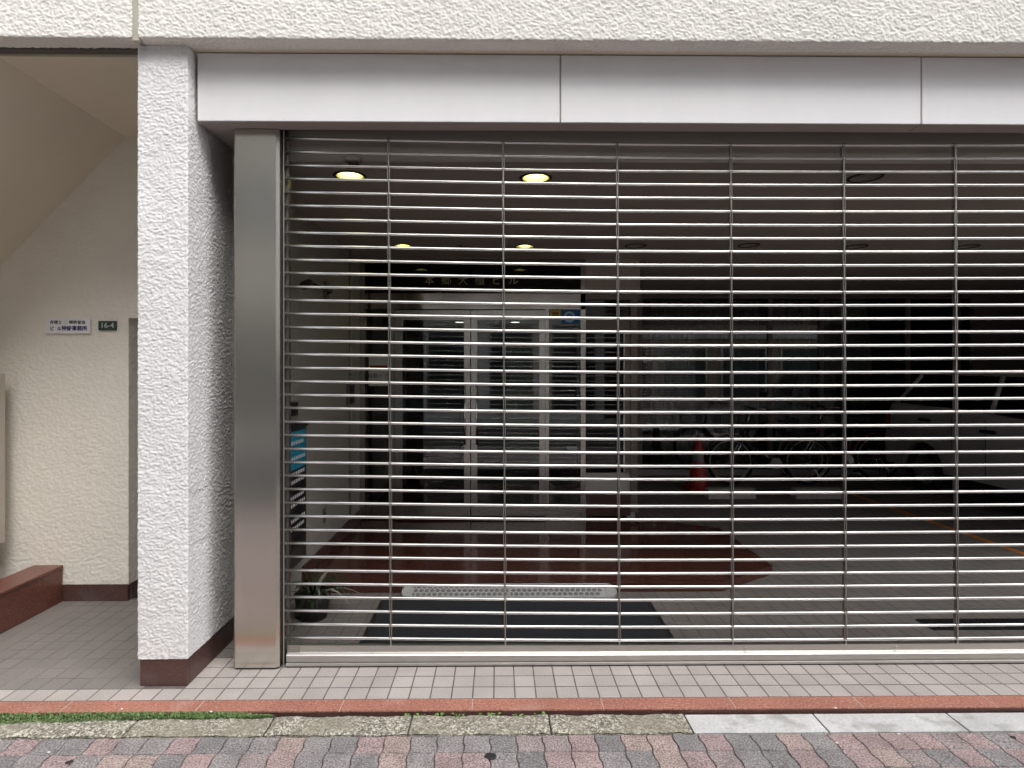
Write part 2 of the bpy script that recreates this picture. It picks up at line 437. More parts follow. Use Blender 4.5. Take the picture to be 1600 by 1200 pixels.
class MB:
    """collects faces in world coordinates; build() links them as one mesh object"""
    def __init__(s):
        s.v, s.f, s.sm = [], [], []
    def add(s, vs, fs, smooth=False):
        k = len(s.v)
        s.v += [tuple(p) for p in vs]
        s.f += [tuple(i + k for i in f) for f in fs]
        s.sm += [smooth] * len(fs)
        return s
    def box(s, x0, x1, y0, y1, z0, z1):
        x0, x1 = min(x0, x1), max(x0, x1); y0, y1 = min(y0, y1), max(y0, y1); z0, z1 = min(z0, z1), max(z0, z1)
        return s.add([(x0, y0, z0), (x1, y0, z0), (x1, y1, z0), (x0, y1, z0), (x0, y0, z1), (x1, y0, z1), (x1, y1, z1), (x0, y1, z1)],
                     [(3, 2, 1, 0), (4, 5, 6, 7), (0, 1, 5, 4), (1, 2, 6, 5), (2, 3, 7, 6), (3, 0, 4, 7)])
    def bbox(s, x0, x1, y0, y1, z0, z1, bev=0.005, seg=2):
        bm = bmesh.new()
        bmesh.ops.create_cube(bm, size=1)
        for v in bm.verts:
            v.co = Vector(((x0 + x1) / 2 + v.co.x * abs(x1 - x0), (y0 + y1) / 2 + v.co.y * abs(y1 - y0), (z0 + z1) / 2 + v.co.z * abs(z1 - z0)))
        bmesh.ops.bevel(bm, geom=bm.edges[:], offset=bev, segments=seg, affect='EDGES', profile=0.5)
        return s.bm(bm)
    def bm(s, bm, smooth=False):
        bm.verts.index_update()
        s.add([v.co[:] for v in bm.verts], [[v.index for v in f.verts] for f in bm.faces], smooth)
        bm.free()
        return s
    def prism(s, poly, ext, bev=0):
        """closed polygon (3D points) extruded by vector ext"""
        n = len(poly); e = Vector(ext)
        a = [Vector(p) for p in poly]; b = [p + e for p in a]
        return s.add(a + b, [tuple(range(n))[::-1], tuple(range(n, 2 * n))] + [(i, (i + 1) % n, n + (i + 1) % n, n + i) for i in range(n)])
    def tube(s, path, r, n=8, closed=False, caps=True, smooth=True):
        P = [Vector(p) for p in path]; m = len(P)
        rr = r if isinstance(r, (list, tuple)) else [r] * m
        rings = []
        up = None
        for i, p in enumerate(P):
            if closed:
                d = (P[(i + 1) % m] - P[i - 1])
            else:
                d = P[min(i + 1, m - 1)] - P[max(i - 1, 0)]
            d.normalize()
            if up is None:
                up = Vector((0, 0, 1)) if abs(d.z) < 0.9 else Vector((1, 0, 0))
            a = d.cross(up); a.normalize()
            b = a.cross(d); b.normalize(); up = b
            rings.append([p + (a * math.cos(2 * math.pi * k / n) + b * math.sin(2 * math.pi * k / n)) * rr[i] for k in range(n)])
        vs = [q for rg in rings for q in rg]
        fs = []
        for i in range(m if closed else m - 1):
            j = (i + 1) % m
            for k in range(n):
                fs.append((i * n + k, i * n + (k + 1) % n, j * n + (k + 1) % n, j * n + k))
        s.add(vs, fs, smooth)
        if caps and not closed:
            k0 = len(s.v) - len(vs)
            s.f += [tuple(range(k0, k0 + n))[::-1], tuple(range(k0 + (m - 1) * n, k0 + m * n))]
            s.sm += [False, False]
        return s
    def lathe(s, c, prof, n=24, axis='z', smooth=True):
        c = Vector(c); vs = []; fs = []; m = len(prof)
        for r, h in prof:
            for k in range(n):
                a = 2 * math.pi * k / n
                q = {'z': (r * math.cos(a), r * math.sin(a), h), 'x': (h, r * math.cos(a), r * math.sin(a)), 'y': (r * math.sin(a), h, r * math.cos(a))}[axis]
                vs.append(c + Vector(q))
        for i in range(m - 1):
            for k in range(n):
                fs.append((i * n + k, i * n + (k + 1) % n, (i + 1) * n + (k + 1) % n, (i + 1) * n + k))
        return s.add(vs, fs, smooth)
    def disc(s, c, r, n=24, up=True):
        c = Vector(c)
        vs = [c + Vector((r * math.cos(2 * math.pi * k / n), r * math.sin(2 * math.pi * k / n), 0)) for k in range(n)]
        return s.add(vs, [tuple(range(n)) if up else tuple(range(n))[::-1]])
    def mesh(s, name, off=Vector((0, 0, 0))):
        me = bpy.data.meshes.new(name)
        me.from_pydata([(a - off.x, b - off.y, c - off.z) for a, b, c in s.v], [], s.f)
        me.polygons.foreach_set('use_smooth', s.sm)
        me.update()
        return me
    def build(s, name, m, parent=None, label=None, cat=None, group=None, kind=None, recalc=True):
        off = root_loc(parent)
        me = s.mesh(name, off)
        if recalc:
            bm = bmesh.new(); bm.from_mesh(me)
            bmesh.ops.recalc_face_normals(bm, faces=bm.faces[:])
            bm.to_mesh(me); bm.free()
        me.materials.append(MATS[m] if isinstance(m, str) else m)
        o = bpy.data.objects.new(name, me)
        COL.objects.link(o)
        o.parent = parent
        return tag(o, label, cat, group, kind)

def box(name, m, parent, *a, **k):
    return MB().box(*a).build(name, m, parent, **k)
def bbox(name, m, parent, *a, bev=0.004, **k):
    return MB().bbox(*a, bev=bev).build(name, m, parent, **k)
def copy_tree(o, parent=None):
    c = o.copy()
    COL.objects.link(c)
    c.parent = parent
    for ch in list(o.children):
        copy_tree(ch, c)
    return c
def put(name, me, parent, loc, rz=0, scale=None):
    o = bpy.data.objects.new(name, me)
    o.location = loc
    o.rotation_euler = (0, 0, rz)
    if scale: o.scale = scale
    o.parent = parent
    COL.objects.link(o)
    return o

def text(name, body, m, parent, loc, size, axis='front', depth=0.0008, squash=1.0, bold=0.0, space=1.0):
    """flat lettering as real mesh; axis 'front' faces -Y (reads along +X), 'right' faces +X (reads along +Y)"""
    cu = bpy.data.curves.new(name, 'FONT')
    cu.body = body
    cu.size = size
    cu.align_x = 'CENTER'; cu.align_y = 'CENTER'
    cu.extrude = depth
    cu.offset = bold
    cu.space_character = space
    cu.resolution_u = 3
    tmp = bpy.data.objects.new(name, cu)
    COL.objects.link(tmp)
    dg = bpy.context.evaluated_depsgraph_get()
    me = bpy.data.meshes.new_from_object(tmp.evaluated_get(dg))
    bpy.data.objects.remove(tmp)
    o = bpy.data.objects.new(name, me)
    me.materials.clear()
    me.materials.append(MATS[m])
    o.location = Vector(loc) - root_loc(parent)
    o.rotation_euler = (R(90), 0, 0) if axis == 'front' else (R(90), 0, R(90))
    o.scale = (squash, 1, 1)
    o.parent = parent
    COL.objects.link(o)
    return o

# ------------------------------------------------------------------ stucco relief
def vnoise(x, y, seed):
    rs = np.random.RandomState(seed)
    N = 256
    T = rs.rand(N, N)
    xi = np.floor(x).astype(int); yi = np.floor(y).astype(int)
    fx = x - xi; fy = y - yi
    fx = fx * fx * fx * (fx * (fx * 6 - 15) + 10); fy = fy * fy * fy * (fy * (fy * 6 - 15) + 10)
    a = T[xi % N, yi % N]; b = T[(xi + 1) % N, yi % N]; c = T[xi % N, (yi + 1) % N]; d = T[(xi + 1) % N, (yi + 1) % N]
    return (a * (1 - fx) + b * fx) * (1 - fy) + (c * (1 - fx) + d * fx) * fy

def relief(u, v, seed, scale=1.0):
    u = u / scale; v = v / scale
    wu = (vnoise(u / 0.03, v / 0.03, seed + 1) - 0.5) * 0.020
    wv = (vnoise(u / 0.03 + 7, v / 0.03 + 3, seed + 2) - 0.5) * 0.014
    n = vnoise((u + wu) / 0.019, (v + wv) / 0.0125, seed)
    n2 = vnoise((u - wu) / 0.0105, (v + wv) / 0.0078, seed + 3)
    n3 = vnoise(u / 0.06, v / 0.05, seed + 4)
    h = np.clip((n - 0.18) / 0.62, 0, 1)
    return h * 0.80 + n2 * 0.55 + n3 * 0.30 - 0.8

def stucco_sheet(path, axis_o, axis_d, length, res, amp, seed, scale=0.50, swap=False, ustart=0.0, vstart=0.0):
    """path: corner points (3D) of a polyline in the plane across axis_d; the sheet is the polyline swept along axis_d.
    Returns an MB with rounded corners and modelled plaster relief (normals to the left of the path x axis)."""
    P = [Vector(p) for p in path]
    pts, nrm, us = [], [], []
    ax = Vector(axis_d).normalized()
    rad = 0.007
    segs = []
    for i in range(len(P) - 1):
        d = (P[i + 1] - P[i]); L = d.length; d.normalize()
        n = d.cross(ax); n.normalize()
        segs.append((P[i], P[i + 1], L, d, n))
    u0 = 0.0
    for i, (a, b, L, d, n) in enumerate(segs):
        k = max(2, int(L / res))
        for j in range(k + 1):
            t = j / k
            if i > 0 and j == 0:
                continue
            p = a + d * L * t
            nn = n.copy()
            if i > 0 and t * L < rad:
                nn = (segs[i - 1][4] * (1 - t * L / rad) * 0.5 + n * (0.5 + 0.5 * t * L / rad)).normalized()
            if i < len(segs) - 1 and (1 - t) * L < rad:
                q = (1 - t) * L / rad
                nn = (segs[i + 1][4] * (1 - q) * 0.5 + n * (0.5 + 0.5 * q)).normalized()
                p = p - nn * (0.003 * (1 - q))
            pts.append(p); nrm.append(nn); us.append(u0 + t * L)
        u0 += L
    pts = np.array(pts); nrm = np.array(nrm); us = np.array(us)
    m = max(2, int(length / res)) + 1
    vs = np.linspace(0, length, m)
    U, V = np.meshgrid(us, vs, indexing='ij')
    h = (relief(V + vstart, U + ustart, seed, scale) if swap else relief(U + ustart, V + vstart, seed, scale)) * amp
    X = pts[:, None, :] + np.array(ax)[None, None, :] * V[:, :, None] + nrm[:, None, :] * h[:, :, None]
    X = X + np.array(axis_o)[None, None, :]
    n = len(us)
    idx = np.arange(n * m).reshape(n, m)
    q = np.stack([idx[:-1, :-1], idx[1:, :-1], idx[1:, 1:], idx[:-1, 1:]], -1).reshape(-1, 4)
    return X.reshape(-1, 3), q

def grid_obj(name, V, Q, m, parent, flip=False, **k):
    off = root_loc(parent)
    me = bpy.data.meshes.new(name)
    V = V - np.array(off)[None, :]
    if flip: Q = Q[:, ::-1]
    me.vertices.add(len(V)); me.vertices.foreach_set('co', V.astype(np.float32).ravel())
    me.loops.add(Q.size); me.loops.foreach_set('vertex_index', Q.astype(np.int32).ravel())
    me.polygons.add(len(Q))
    me.polygons.foreach_set('loop_start', np.arange(0, Q.size, 4, dtype=np.int32))
    me.polygons.foreach_set('use_smooth', np.ones(len(Q), dtype=bool))
    me.update(calc_edges=True)
    me.validate()
    me.materials.append(MATS[m])
    o = bpy.data.objects.new(name, me)
    COL.objects.link(o)
    o.parent = parent
    return tag(o, **k)

# ================================================================== LARGE STRUCTURE
ZP = -0.022                 # pavement level; the tiled floor is z = 0
Y_STRIP0, Y_STRIP1 = 2.622, 2.712
Y_KERB0, Y_KERB1 = 2.476, 2.613
Y_COL = 2.830
Z_SOF = 3.133
Y_GR = 3.030
Z_CEIL = 2.66
X_LW = -1.385
Y_DOOR = 5.75
Y_WIN = 8.5
Y_ALC = 3.89

# street
box('ground', 'asphalt', None, -300, 300, -300, 300, -0.30, -0.11, kind='structure')
box('road', 'asphalt', None, -60, 60, -5.5, -0.42, -0.10, -0.075, kind='structure')
pav = box('pavement', 'paver_joint', None, -30, 30, -0.40, 2.474, -0.09, ZP - 0.008, kind='structure')
far_pav = box('pavement_opposite', 'concrete', None, -60, 60, -7.0, -5.5, -0.105, -0.01, kind='structure')

# interlocking pavers
PW, PD = 0.1115, 0.1065
def paver_outline(gap=0.0022, n=10):
    def dx(t): return 0.0034 * max(-1, min(1, 2.4 * math.sin(2 * math.pi * t)))
    def dy(t): return 0.0020 * math.sin(2 * math.pi * t)
    pts = []
    for i in range(n): t = i / n; pts.append((t * PW + dx(0), 0 + dy(t), 'b'))
    for i in range(n): t = i / n; pts.append((PW + dx(t), t * PD, 'r'))
    for i in range(n): t = 1 - i / n; pts.append((t * PW, PD + dy(t), 't'))
    for i in range(n): t = 1 - i / n; pts.append((0 + dx(t), t * PD, 'l'))
    c = Vector((PW / 2, PD / 2))
    out = []
    for x, y, _ in pts:
        d = c - Vector((x, y)); L = d.length
        p = Vector((x, y)) + d * (gap / L)
        out.append((p.x, p.y))
    return out
ol = paver_outline()
ol2 = paver_outline(0.0042)
NP = len(ol)
def paver_verts(x, y, z, j=0):
    return [(x + a, y + b, z - 0.012) for a, b in ol] + [(x + a, y + b, z - 0.003) for a, b in ol] + [(x + a, y + b, z) for a, b in ol2]
paver_faces = [(i, (i + 1) % NP, NP + (i + 1) % NP, NP + i) for i in range(NP)] + \
              [(NP + i, NP + (i + 1) % NP, 2 * NP + (i + 1) % NP, 2 * NP + i) for i in range(NP)] + [tuple(range(2 * NP, 3 * NP))]
pm = bpy.data.meshes.new('paver')
pm.from_pydata(paver_verts(-PW / 2, -PD / 2, 0), [], paver_faces)
pm.materials.append(MATS['paver'])
rows = 5
for r_ in range(rows):
    y = Y_KERB0 - 0.006 - PD * (r_ + 0.5)
    for c_ in range(-22, 22):
        o = put('paver', pm, pav, (c_ * PW + 0.02, y, ZP + random.uniform(-0.0015, 0.0015)), random.uniform(-0.008, 0.008))
mb = MB(); tones = []
for r_ in range(0, 27):
    y = Y_KERB0 - 0.006 - PD * (r_ + 1)
    for c_ in range(-45, 45):
        if r_ < rows and -22 <= c_ < 22: continue
        mb.add(paver_verts(c_ * PW + 0.02 - PW / 2, y, ZP + random.uniform(-0.0015, 0.0015)), paver_faces)
        tones += [random.random()] * len(paver_faces)
o = mb.build('paver_field', 'paver', pav, kind='stuff', recalc=False)
a_ = o.data.attributes.new('tone', 'FLOAT', 'FACE'); a_.data.foreach_set('value', tones)

# kerb stones
kerb = box('kerb', 'paver_joint', None, -12, 12, Y_KERB0 - 0.002, Y_STRIP0 - 0.002, -0.09, ZP - 0.010, kind='structure')
kj = [-2.85, -2.233, -1.615, -1.01, -0.392, 0.226, 0.843, 1.432, 2.045, 2.66, 3.27, 3.88]
kj = [-2.85 - 0.615 * i for i in range(6, 0, -1)] + kj + [3.88 + 0.61 * i for i in range(1, 6)]
for i in range(len(kj) - 1):
    old = kj[i + 1] < 0.9
    g = 0.004
    nx, ny = (48, 11) if old and abs(kj[i]) < 3.2 else (8, 4)
    x0, x1, y0, y1 = kj[i] + g, kj[i + 1] - g, Y_KERB0 + 0.003, Y_KERB1
    z1 = ZP + (0.004 if old else 0.002)
    V = []; Fc = []
    for a in range(nx + 1):
        for b in range(ny + 1):
            e = min(a, nx - a, b, ny - b)
            z = z1 - (0.004 if e == 0 else 0)
            if old: z += random.uniform(-0.0022, 0.0022) - 0.002 * math.sin(a * 0.3 + i)
            jx = random.uniform(-0.002, 0.002) if old and e == 0 else 0
            V.append((x0 + (x1 - x0) * a / nx + jx, y0 + (y1 - y0) * b / ny + jx, z))
    for a in range(nx):
        for b in range(ny):
            k = a * (ny + 1) + b
            Fc.append((k, k + ny + 1, k + ny + 2, k + 1))
    mb = MB().add(V, Fc, old)
    mb.box(x0, x1, y0, y1, -0.088, z1 - 0.0075)
    mb.build('kerb_stone', 'aggregate' if old else 'kerb_white', kerb)

# red granite edging strip
edge = box('edging', 'granite_dark', None, -12, 12, Y_STRIP0 + 0.002, Y_STRIP1 - 0.002, -0.088, -0.0095, kind='structure')
gj = [at_z(p, 1102, 0).x for p in (313, 534, 738, 942, 1147, 1347, 1556)]
st = (gj[-1] - gj[0]) / 6
gj = [gj[0] - st * i for i in range(14, 0, -1)] + gj + [gj[-1] + st * i for i in range(1, 10)]
for i in range(len(gj) - 1):
    bbox('edging_stone', 'granite_red', edge, gj[i] + 0.0012, gj[i + 1] - 0.0012, Y_STRIP0, Y_STRIP1 - 0.003, -0.009, 0.001, bev=0.0022)
    box('mortar_joint', 'mortar', edge, gj[i + 1] - 0.0014, gj[i + 1] + 0.0014, Y_STRIP0 + 0.001, Y_STRIP1 - 0.004, -0.008, 0.0006)

# tiled floor
floor = box('floor', 'grout', None, -1.76, 8.2, Y_STRIP1, Y_WIN, -0.085, -0.0014, kind='structure')
afloor = box('alcove_floor', 'grout_alcove', None, -5.0, -1.7605, Y_STRIP1, 5.0, -0.085, -0.0012, kind='structure')
TP = 0.1003
tx0 = at_z(771.9, 1065, 0).x
T, TY = 0.0942, 0.0925
tm = {}
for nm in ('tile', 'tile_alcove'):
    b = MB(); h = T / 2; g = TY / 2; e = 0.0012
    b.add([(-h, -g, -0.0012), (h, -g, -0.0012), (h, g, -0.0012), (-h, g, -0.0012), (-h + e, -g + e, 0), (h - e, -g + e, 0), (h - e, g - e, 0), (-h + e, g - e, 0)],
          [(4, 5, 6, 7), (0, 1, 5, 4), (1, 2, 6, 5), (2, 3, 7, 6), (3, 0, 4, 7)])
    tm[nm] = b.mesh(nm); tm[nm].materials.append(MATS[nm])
field = {}
n_t = 0
for r_ in range(0, 58):
    y = Y_STRIP1 + TP * (r_ + 0.5)
    for c_ in range(-34, 82):
        x = tx0 + TP * (c_ + 0.5)
        alc = x < -1.75
        if alc and y > 5.0: continue
        if y > Y_WIN - 0.05 or x > 8.0: continue
        if -1.74 < x < -1.40 and y > 3.6: continue
        if -1.72 < x < -1.55 and y > 2.86: continue
        dark = r_ >= 1 if alc else r_ >= 4      # these rows take the darker tile colour
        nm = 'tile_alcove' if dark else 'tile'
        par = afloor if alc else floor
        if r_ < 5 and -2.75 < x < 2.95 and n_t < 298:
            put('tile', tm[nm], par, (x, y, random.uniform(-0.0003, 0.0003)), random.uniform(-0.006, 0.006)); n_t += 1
        else:
            if -1.3 < x < 2.0 and 4.15 < y < 5.6 and False: continue
            h = T / 2; e = 0.0012; z = random.uniform(-0.0003, 0.0003)
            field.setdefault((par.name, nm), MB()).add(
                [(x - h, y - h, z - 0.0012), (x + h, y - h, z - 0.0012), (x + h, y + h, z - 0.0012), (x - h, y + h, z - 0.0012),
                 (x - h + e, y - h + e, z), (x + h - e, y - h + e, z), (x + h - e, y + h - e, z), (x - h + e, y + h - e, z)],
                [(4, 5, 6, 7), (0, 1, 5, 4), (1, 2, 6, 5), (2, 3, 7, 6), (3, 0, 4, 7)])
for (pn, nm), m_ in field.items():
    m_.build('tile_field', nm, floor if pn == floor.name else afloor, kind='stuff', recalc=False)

# ------------------------------------------------------------------ the building
XS0, XS1, YS = -1.362, -1.133, 2.981              # stainless post
B = thing('building', (0, 4.0, 0), 'white textured stucco building with a stainless grille front and a left side alcove', 'building')
XC0, XC1 = -1.765, -1.521                          # pillar
# pillar: one continuous rendered sheet round three sides
V, Q = stucco_sheet([(XC0, 3.0, 0), (XC0, Y_COL, 0), (XC1, Y_COL, 0), (XC1, 3.36, 0)], (0, 0, 0.134), (0, 0, 1), Z_SOF - 0.134 + 0.01, 0.0040, 0.0037, 11)
pillar = grid_obj('pillar', V, Q, 'stucco', B, label='white rough-rendered pillar beside the stainless column')
pl = MB().box(XC0 + 0.012, XC1 - 0.005, Y_COL + 0.004, Y_COL + 0.030, 0.001, 0.1405)
pl.box(XC1 - 0.030, XC1 - 0.004, Y_COL + 0.0305, 3.62, 0.001, 0.1395)
pl.box(XC0 + 0.011, XC0 + 0.035, Y_COL + 0.0305, 3.9, 0.001, 0.1395)
pl.build('plinth', 'granite_dark', pillar, label='dark red granite plinth')
box('pillar_core', 'stucco', pillar, XC0 + 0.04, XC1 - 0.035, Y_COL + 0.035, 2.99, 0.002, Z_SOF)
box('pillar_core', 'stucco', pillar, XC0 + 0.002, XC1 - 0.035, 2.992, 3.9, 0.142, Z_SOF)

for k, (za, zb) in enumerate(((H - (772 - CY) / F * 2.83, H - (752 - CY) / F * 3.1), (H - (850 - CY) / F * 2.83, H - (832 - CY) / F * 3.1))):
    rc = random.Random(40 + k); pts_ = []
    for j in range(13):
        t = j / 12
        pts_.append((XC1 + 0.0016, Y_COL + 0.012 + 0.22 * t, za + (zb - za) * t + rc.uniform(-0.006, 0.006)))
    MB().tube(pts_, [0.0006 + 0.0012 * math.sin(math.pi * j / 12) for j in range(13)], 5).build('crack', 'crack', pillar)

# upper wall: two rendered panels with a sealed joint
Y_UP = 2.770
XJ = at_y(211.5, 40, Y_UP).x
def upper(x0, x1, seed):
    V, Q = stucco_sheet([(0, Y_UP, Z_SOF + 0.36), (0, Y_UP, Z_SOF), (0, Y_UP + 0.09, Z_SOF)], (x0, 0, 0), (1, 0, 0), x1 - x0, 0.0045, 0.0043, seed, swap=True)
    o = grid_obj('upper_wall', V, Q, 'stucco_upper', B)
    box('wall_core', 'stucco', o, x0 + 0.002, x1 - 0.002, Y_UP + 0.012, Y_UP + 0.13, Z_SOF + 0.010, Z_SOF + 0.37)
    return o
upper(-3.0, XJ - 0.014, 21)
upper(XJ + 0.014, 4.2, 22)
box('upper_wall_plain', 'stucco_upper', B, -4.3, -3.003, Y_UP, Y_UP + 0.13, Z_SOF, Z_SOF + 0.36)
box('upper_wall_plain', 'stucco_upper', B, -4.3, 8.2, Y_UP, Y_UP + 0.2, Z_SOF + 0.365, 12.0)
box('upper_wall_plain', 'stucco_upper', B, 4.203, 8.2, Y_UP, Y_UP + 0.13, Z_SOF, Z_SOF + 0.36)
box('sealant_joint', 'sealant', B, XJ - 0.0165, XJ + 0.0165, Y_UP + 0.004, Y_UP + 0.03, Z_SOF - 0.010, Z_SOF + 0.36)
# underside of the upper wall in front of fascia / alcove
box('soffit', 'soffit_paint', B, XC1 + 0.004, 8.2, Y_UP + 0.092, 2.915, Z_SOF + 0.002, Z_SOF + 0.03)
# fascia panels
zf = at_y(600, 190, 2.892).z
fx = [XC1 + 0.012, at_y(875.5, 140, 2.892).x, at_y(1440, 140, 2.892).x]
fx += [fx[-1] + (fx[2] - fx[1]), fx[-1] + 2 * (fx[2] - fx[1]), 8.2]
fas = box('fascia', 'sealant', B, XC1 + 0.012, 8.2, 2.902, 2.995, zf + 0.006, Z_SOF)
for i in range(len(fx) - 1):
    mb = MB().bbox(fx[i] + 0.004, fx[i + 1] - 0.004, 2.892, 2.9015, zf, Z_SOF - 0.004, bev=0.002, seg=1)
    mb.build('fascia_panel', 'fascia_panel', fas)
    box('fascia_underside', 'soffit_dark', fas, fx[i] + 0.003, fx[i + 1] - 0.003, 2.903, 2.997, zf + 0.001, zf + 0.0045)
# shutter housing above the grille and lintel behind it
box('shutter_housing', 'dark_channel', B, XS0 + 0.021, 8.2, 2.997, 3.085, zf + 0.10, Z_SOF)
box('lintel', 'ceiling_paint', B, XS0 + 0.021, 8.2, 3.085, 3.12, Z_CEIL, Z_SOF)
box('roof_slab', 'soffit_dark', B, -4.3, 8.2, 3.0, 12.0, Z_SOF + 0.01, Z_SOF + 0.2)
box('gap_wall', 'wall_paint', B, XC1 + 0.006, XS0 + 0.03, 3.335, 3.36, 0, Z_SOF)
box('gap_wall', 'wall_paint', B, XS0 + 0.008, XS0 + 0.03, 3.1525, 3.334, 0, Z_SOF)  # unseen closure added to keep lamp light out of the gap
box('gap_soffit', 'soffit_dark', B, XC1 + 0.012, XS0 + 0.007, 2.9975, 3.334, zf + 0.002, zf + 0.02)

# interior walls
for (y0, y1) in ((3.202, 3.99), (3.994, 4.70), (4.704, Y_DOOR)):
    box('wall_panel', 'wall_paint', B, X_LW - 0.05, X_LW, y0, y1, 0.0, 2.70)
box('wall_seam', 'seam', B, X_LW - 0.06, X_LW - 0.008, 3.21, Y_DOOR - 0.005, 0, 2.70)
box('skirting', 'granite_dark', B, X_LW + 0.001, X_LW + 0.014, 4.06, Y_DOOR, 0.005, 0.165)
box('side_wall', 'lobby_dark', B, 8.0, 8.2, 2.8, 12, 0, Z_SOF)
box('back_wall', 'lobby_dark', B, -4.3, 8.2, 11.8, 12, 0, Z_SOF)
box('garage_wall', 'brown_metal', B, 7.05, 8.0, Y_WIN - 0.03, Y_WIN + 0.1, 0, Z_CEIL)
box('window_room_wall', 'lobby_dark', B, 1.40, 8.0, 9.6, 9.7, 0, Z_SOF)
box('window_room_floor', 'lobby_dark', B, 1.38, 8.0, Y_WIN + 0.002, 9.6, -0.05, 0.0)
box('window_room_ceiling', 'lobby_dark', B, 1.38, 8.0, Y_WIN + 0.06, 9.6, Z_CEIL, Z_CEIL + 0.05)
box('vestibule_wall', 'white_wall', B, 1.30, 1.38, Y_DOOR + 0.08, 9.6, 0, Z_CEIL)

# ceiling with round cut-outs for the downlights
dl = [(547, 275, 1), (837, 278, 1), (1352, 277, 0), (630, 384.5, 1), (820, 385, 1), (993, 384, 0), (1170, 383, 0), (1338, 385, 0), (1512, 385, 0)]
dpos = [(at_z(a, b, Z_CEIL), on) for a, b, on in dl]
RD = 0.080
bm = bmesh.new()
def loop(pts):
    vs = [bm.verts.new(p) for p in pts]
    return [bm.edges.new((vs[i], vs[(i + 1) % len(vs)])) for i in range(len(vs))]
es = loop([(X_LW, 3.12, Z_CEIL), (8.0, 3.12, Z_CEIL), (8.0, Y_WIN + 0.05, Z_CEIL), (X_LW, Y_WIN + 0.05, Z_CEIL)])
for p, on in dpos:
    es += loop([(p.x + RD * math.cos(2 * math.pi * k / 28), p.y + RD * math.sin(2 * math.pi * k / 28), Z_CEIL) for k in range(28)])
bmesh.ops.triangle_fill(bm, use_beauty=True, edges=es)
for f in bm.faces:
    if f.normal.z > 0: f.normal_flip()
me = bpy.data.meshes.new('ceiling'); bm.to_mesh(me); bm.free()
me.materials.append(MATS['ceiling_paint'])
ceil = bpy.data.objects.new('ceiling', me); COL.objects.link(ceil); tag(ceil, kind='structure')

# alcove: back wall, sloping stair soffit, flat soffit
xr = at_y(201, 900, Y_ALC).x
zd = at_y(201, 497, Y_ALC).z
V, Q = stucco_sheet([(-3.7, Y_ALC, 0), (xr, Y_ALC, 0)], (0, 0, 0.108), (0, 0, 1), Z_SOF - 0.108, 0.0058, 0.0036, 31, 0.75)
alc = grid_obj('alcove_wall', V, Q, 'stucco_alcove', B)
V, Q = stucco_sheet([(xr, Y_ALC, 0), (xr, Y_ALC + 0.22, 0)], (0, 0, 0.108), (0, 0, 1), zd - 0.108, 0.0058, 0.0036, 31, 0.75, ustart=xr + 3.7)
grid_obj('alcove_return', V, Q, 'stucco_alcove', alc)
V, Q = stucco_sheet([(xr, Y_ALC, 0), (XC0 + 0.03, Y_ALC, 0)], (0, 0, zd), (0, 0, 1), Z_SOF - zd, 0.0058, 0.0036, 31, 0.75, ustart=xr + 3.7, vstart=zd - 0.108)
grid_obj('alcove_lintel', V, Q, 'stucco_alcove', alc)
box('lintel_core', 'stucco_alcove', alc, xr + 0.006, XC0 + 0.03, Y_ALC + 0.01, Y_ALC + 0.2, zd + 0.003, Z_SOF)
ab = MB().box(-4.3, xr - 0.002, Y_ALC - 0.006, Y_ALC + 0.02, 0.001, 0.112)
ab.box(xr - 0.02, xr + 0.005, Y_ALC + 0.0205, Y_ALC + 0.22, 0.001, 0.1115)
ab.build('skirting', 'granite_dark', B)
box('alcove_core', 'stucco_alcove', B, -4.3, xr - 0.03, Y_ALC + 0.03, Y_ALC + 0.22, 0, Z_SOF)
box('alcove_left_wall', 'stucco_alcove', B, -4.45, -4.3, 2.75, 5.0, 0, Z_SOF + 0.3)
s0 = at_y(192, 218, Y_ALC); s1 = at_y(0, 415, Y_ALC)
sl = (s0.z - s1.z) / (s0.x - s1.x)
zc = Z_SOF - 0.02
xc = s1.x + (zc - s1.z) / sl
MB().prism([(xc, Y_UP + 0.13, zc), (-4.3, Y_UP + 0.13, zc + (-4.3 - xc) * sl), (-4.3, Y_UP + 0.13, Z_SOF + 0.25), (xc, Y_UP + 0.13, Z_SOF + 0.25)], (0, Y_ALC - Y_UP - 0.12, 0)).build('stair_soffit', 'soffit_paint', B)
box('alcove_soffit', 'soffit_paint', B, xc - 0.01, XC0 + 0.005, Y_UP + 0.135, Y_ALC + 0.22, zc, Z_SOF + 0.009)
box('soffit_groove', 'seam', B, -4.3, XC0 + 0.004, Y_UP + 0.0915, Y_UP + 0.133, zc + 0.012, Z_SOF + 0.009)

# recessed door in the alcove
dd = thing('side_door', (xr + 0.35, Y_ALC + 0.2, 0), 'narrow strip of brown side door beside the stucco alcove wall', 'door')
box('leaf', 'door_brown', dd, xr + 0.03, XC0 + 0.03, Y_ALC + 0.225, Y_ALC + 0.265, 0.012, zd - 0.002)
box('light_stop_wall', 'lobby_dark', B, -2.75, -1.70, Y_ALC + 0.32, Y_ALC + 0.36, 0, Z_SOF)  # unseen wall added to block light leaking in round the door
box('frame', 'brown_metal', dd, xr + 0.0062, xr + 0.03, Y_ALC + 0.19, Y_ALC + 0.27, 0.012, zd - 0.002)
box('threshold', 'frame_steel', dd, xr + 0.006, XC0 + 0.03, Y_ALC + 0.02, Y_ALC + 0.27, 0.0015, 0.0115)

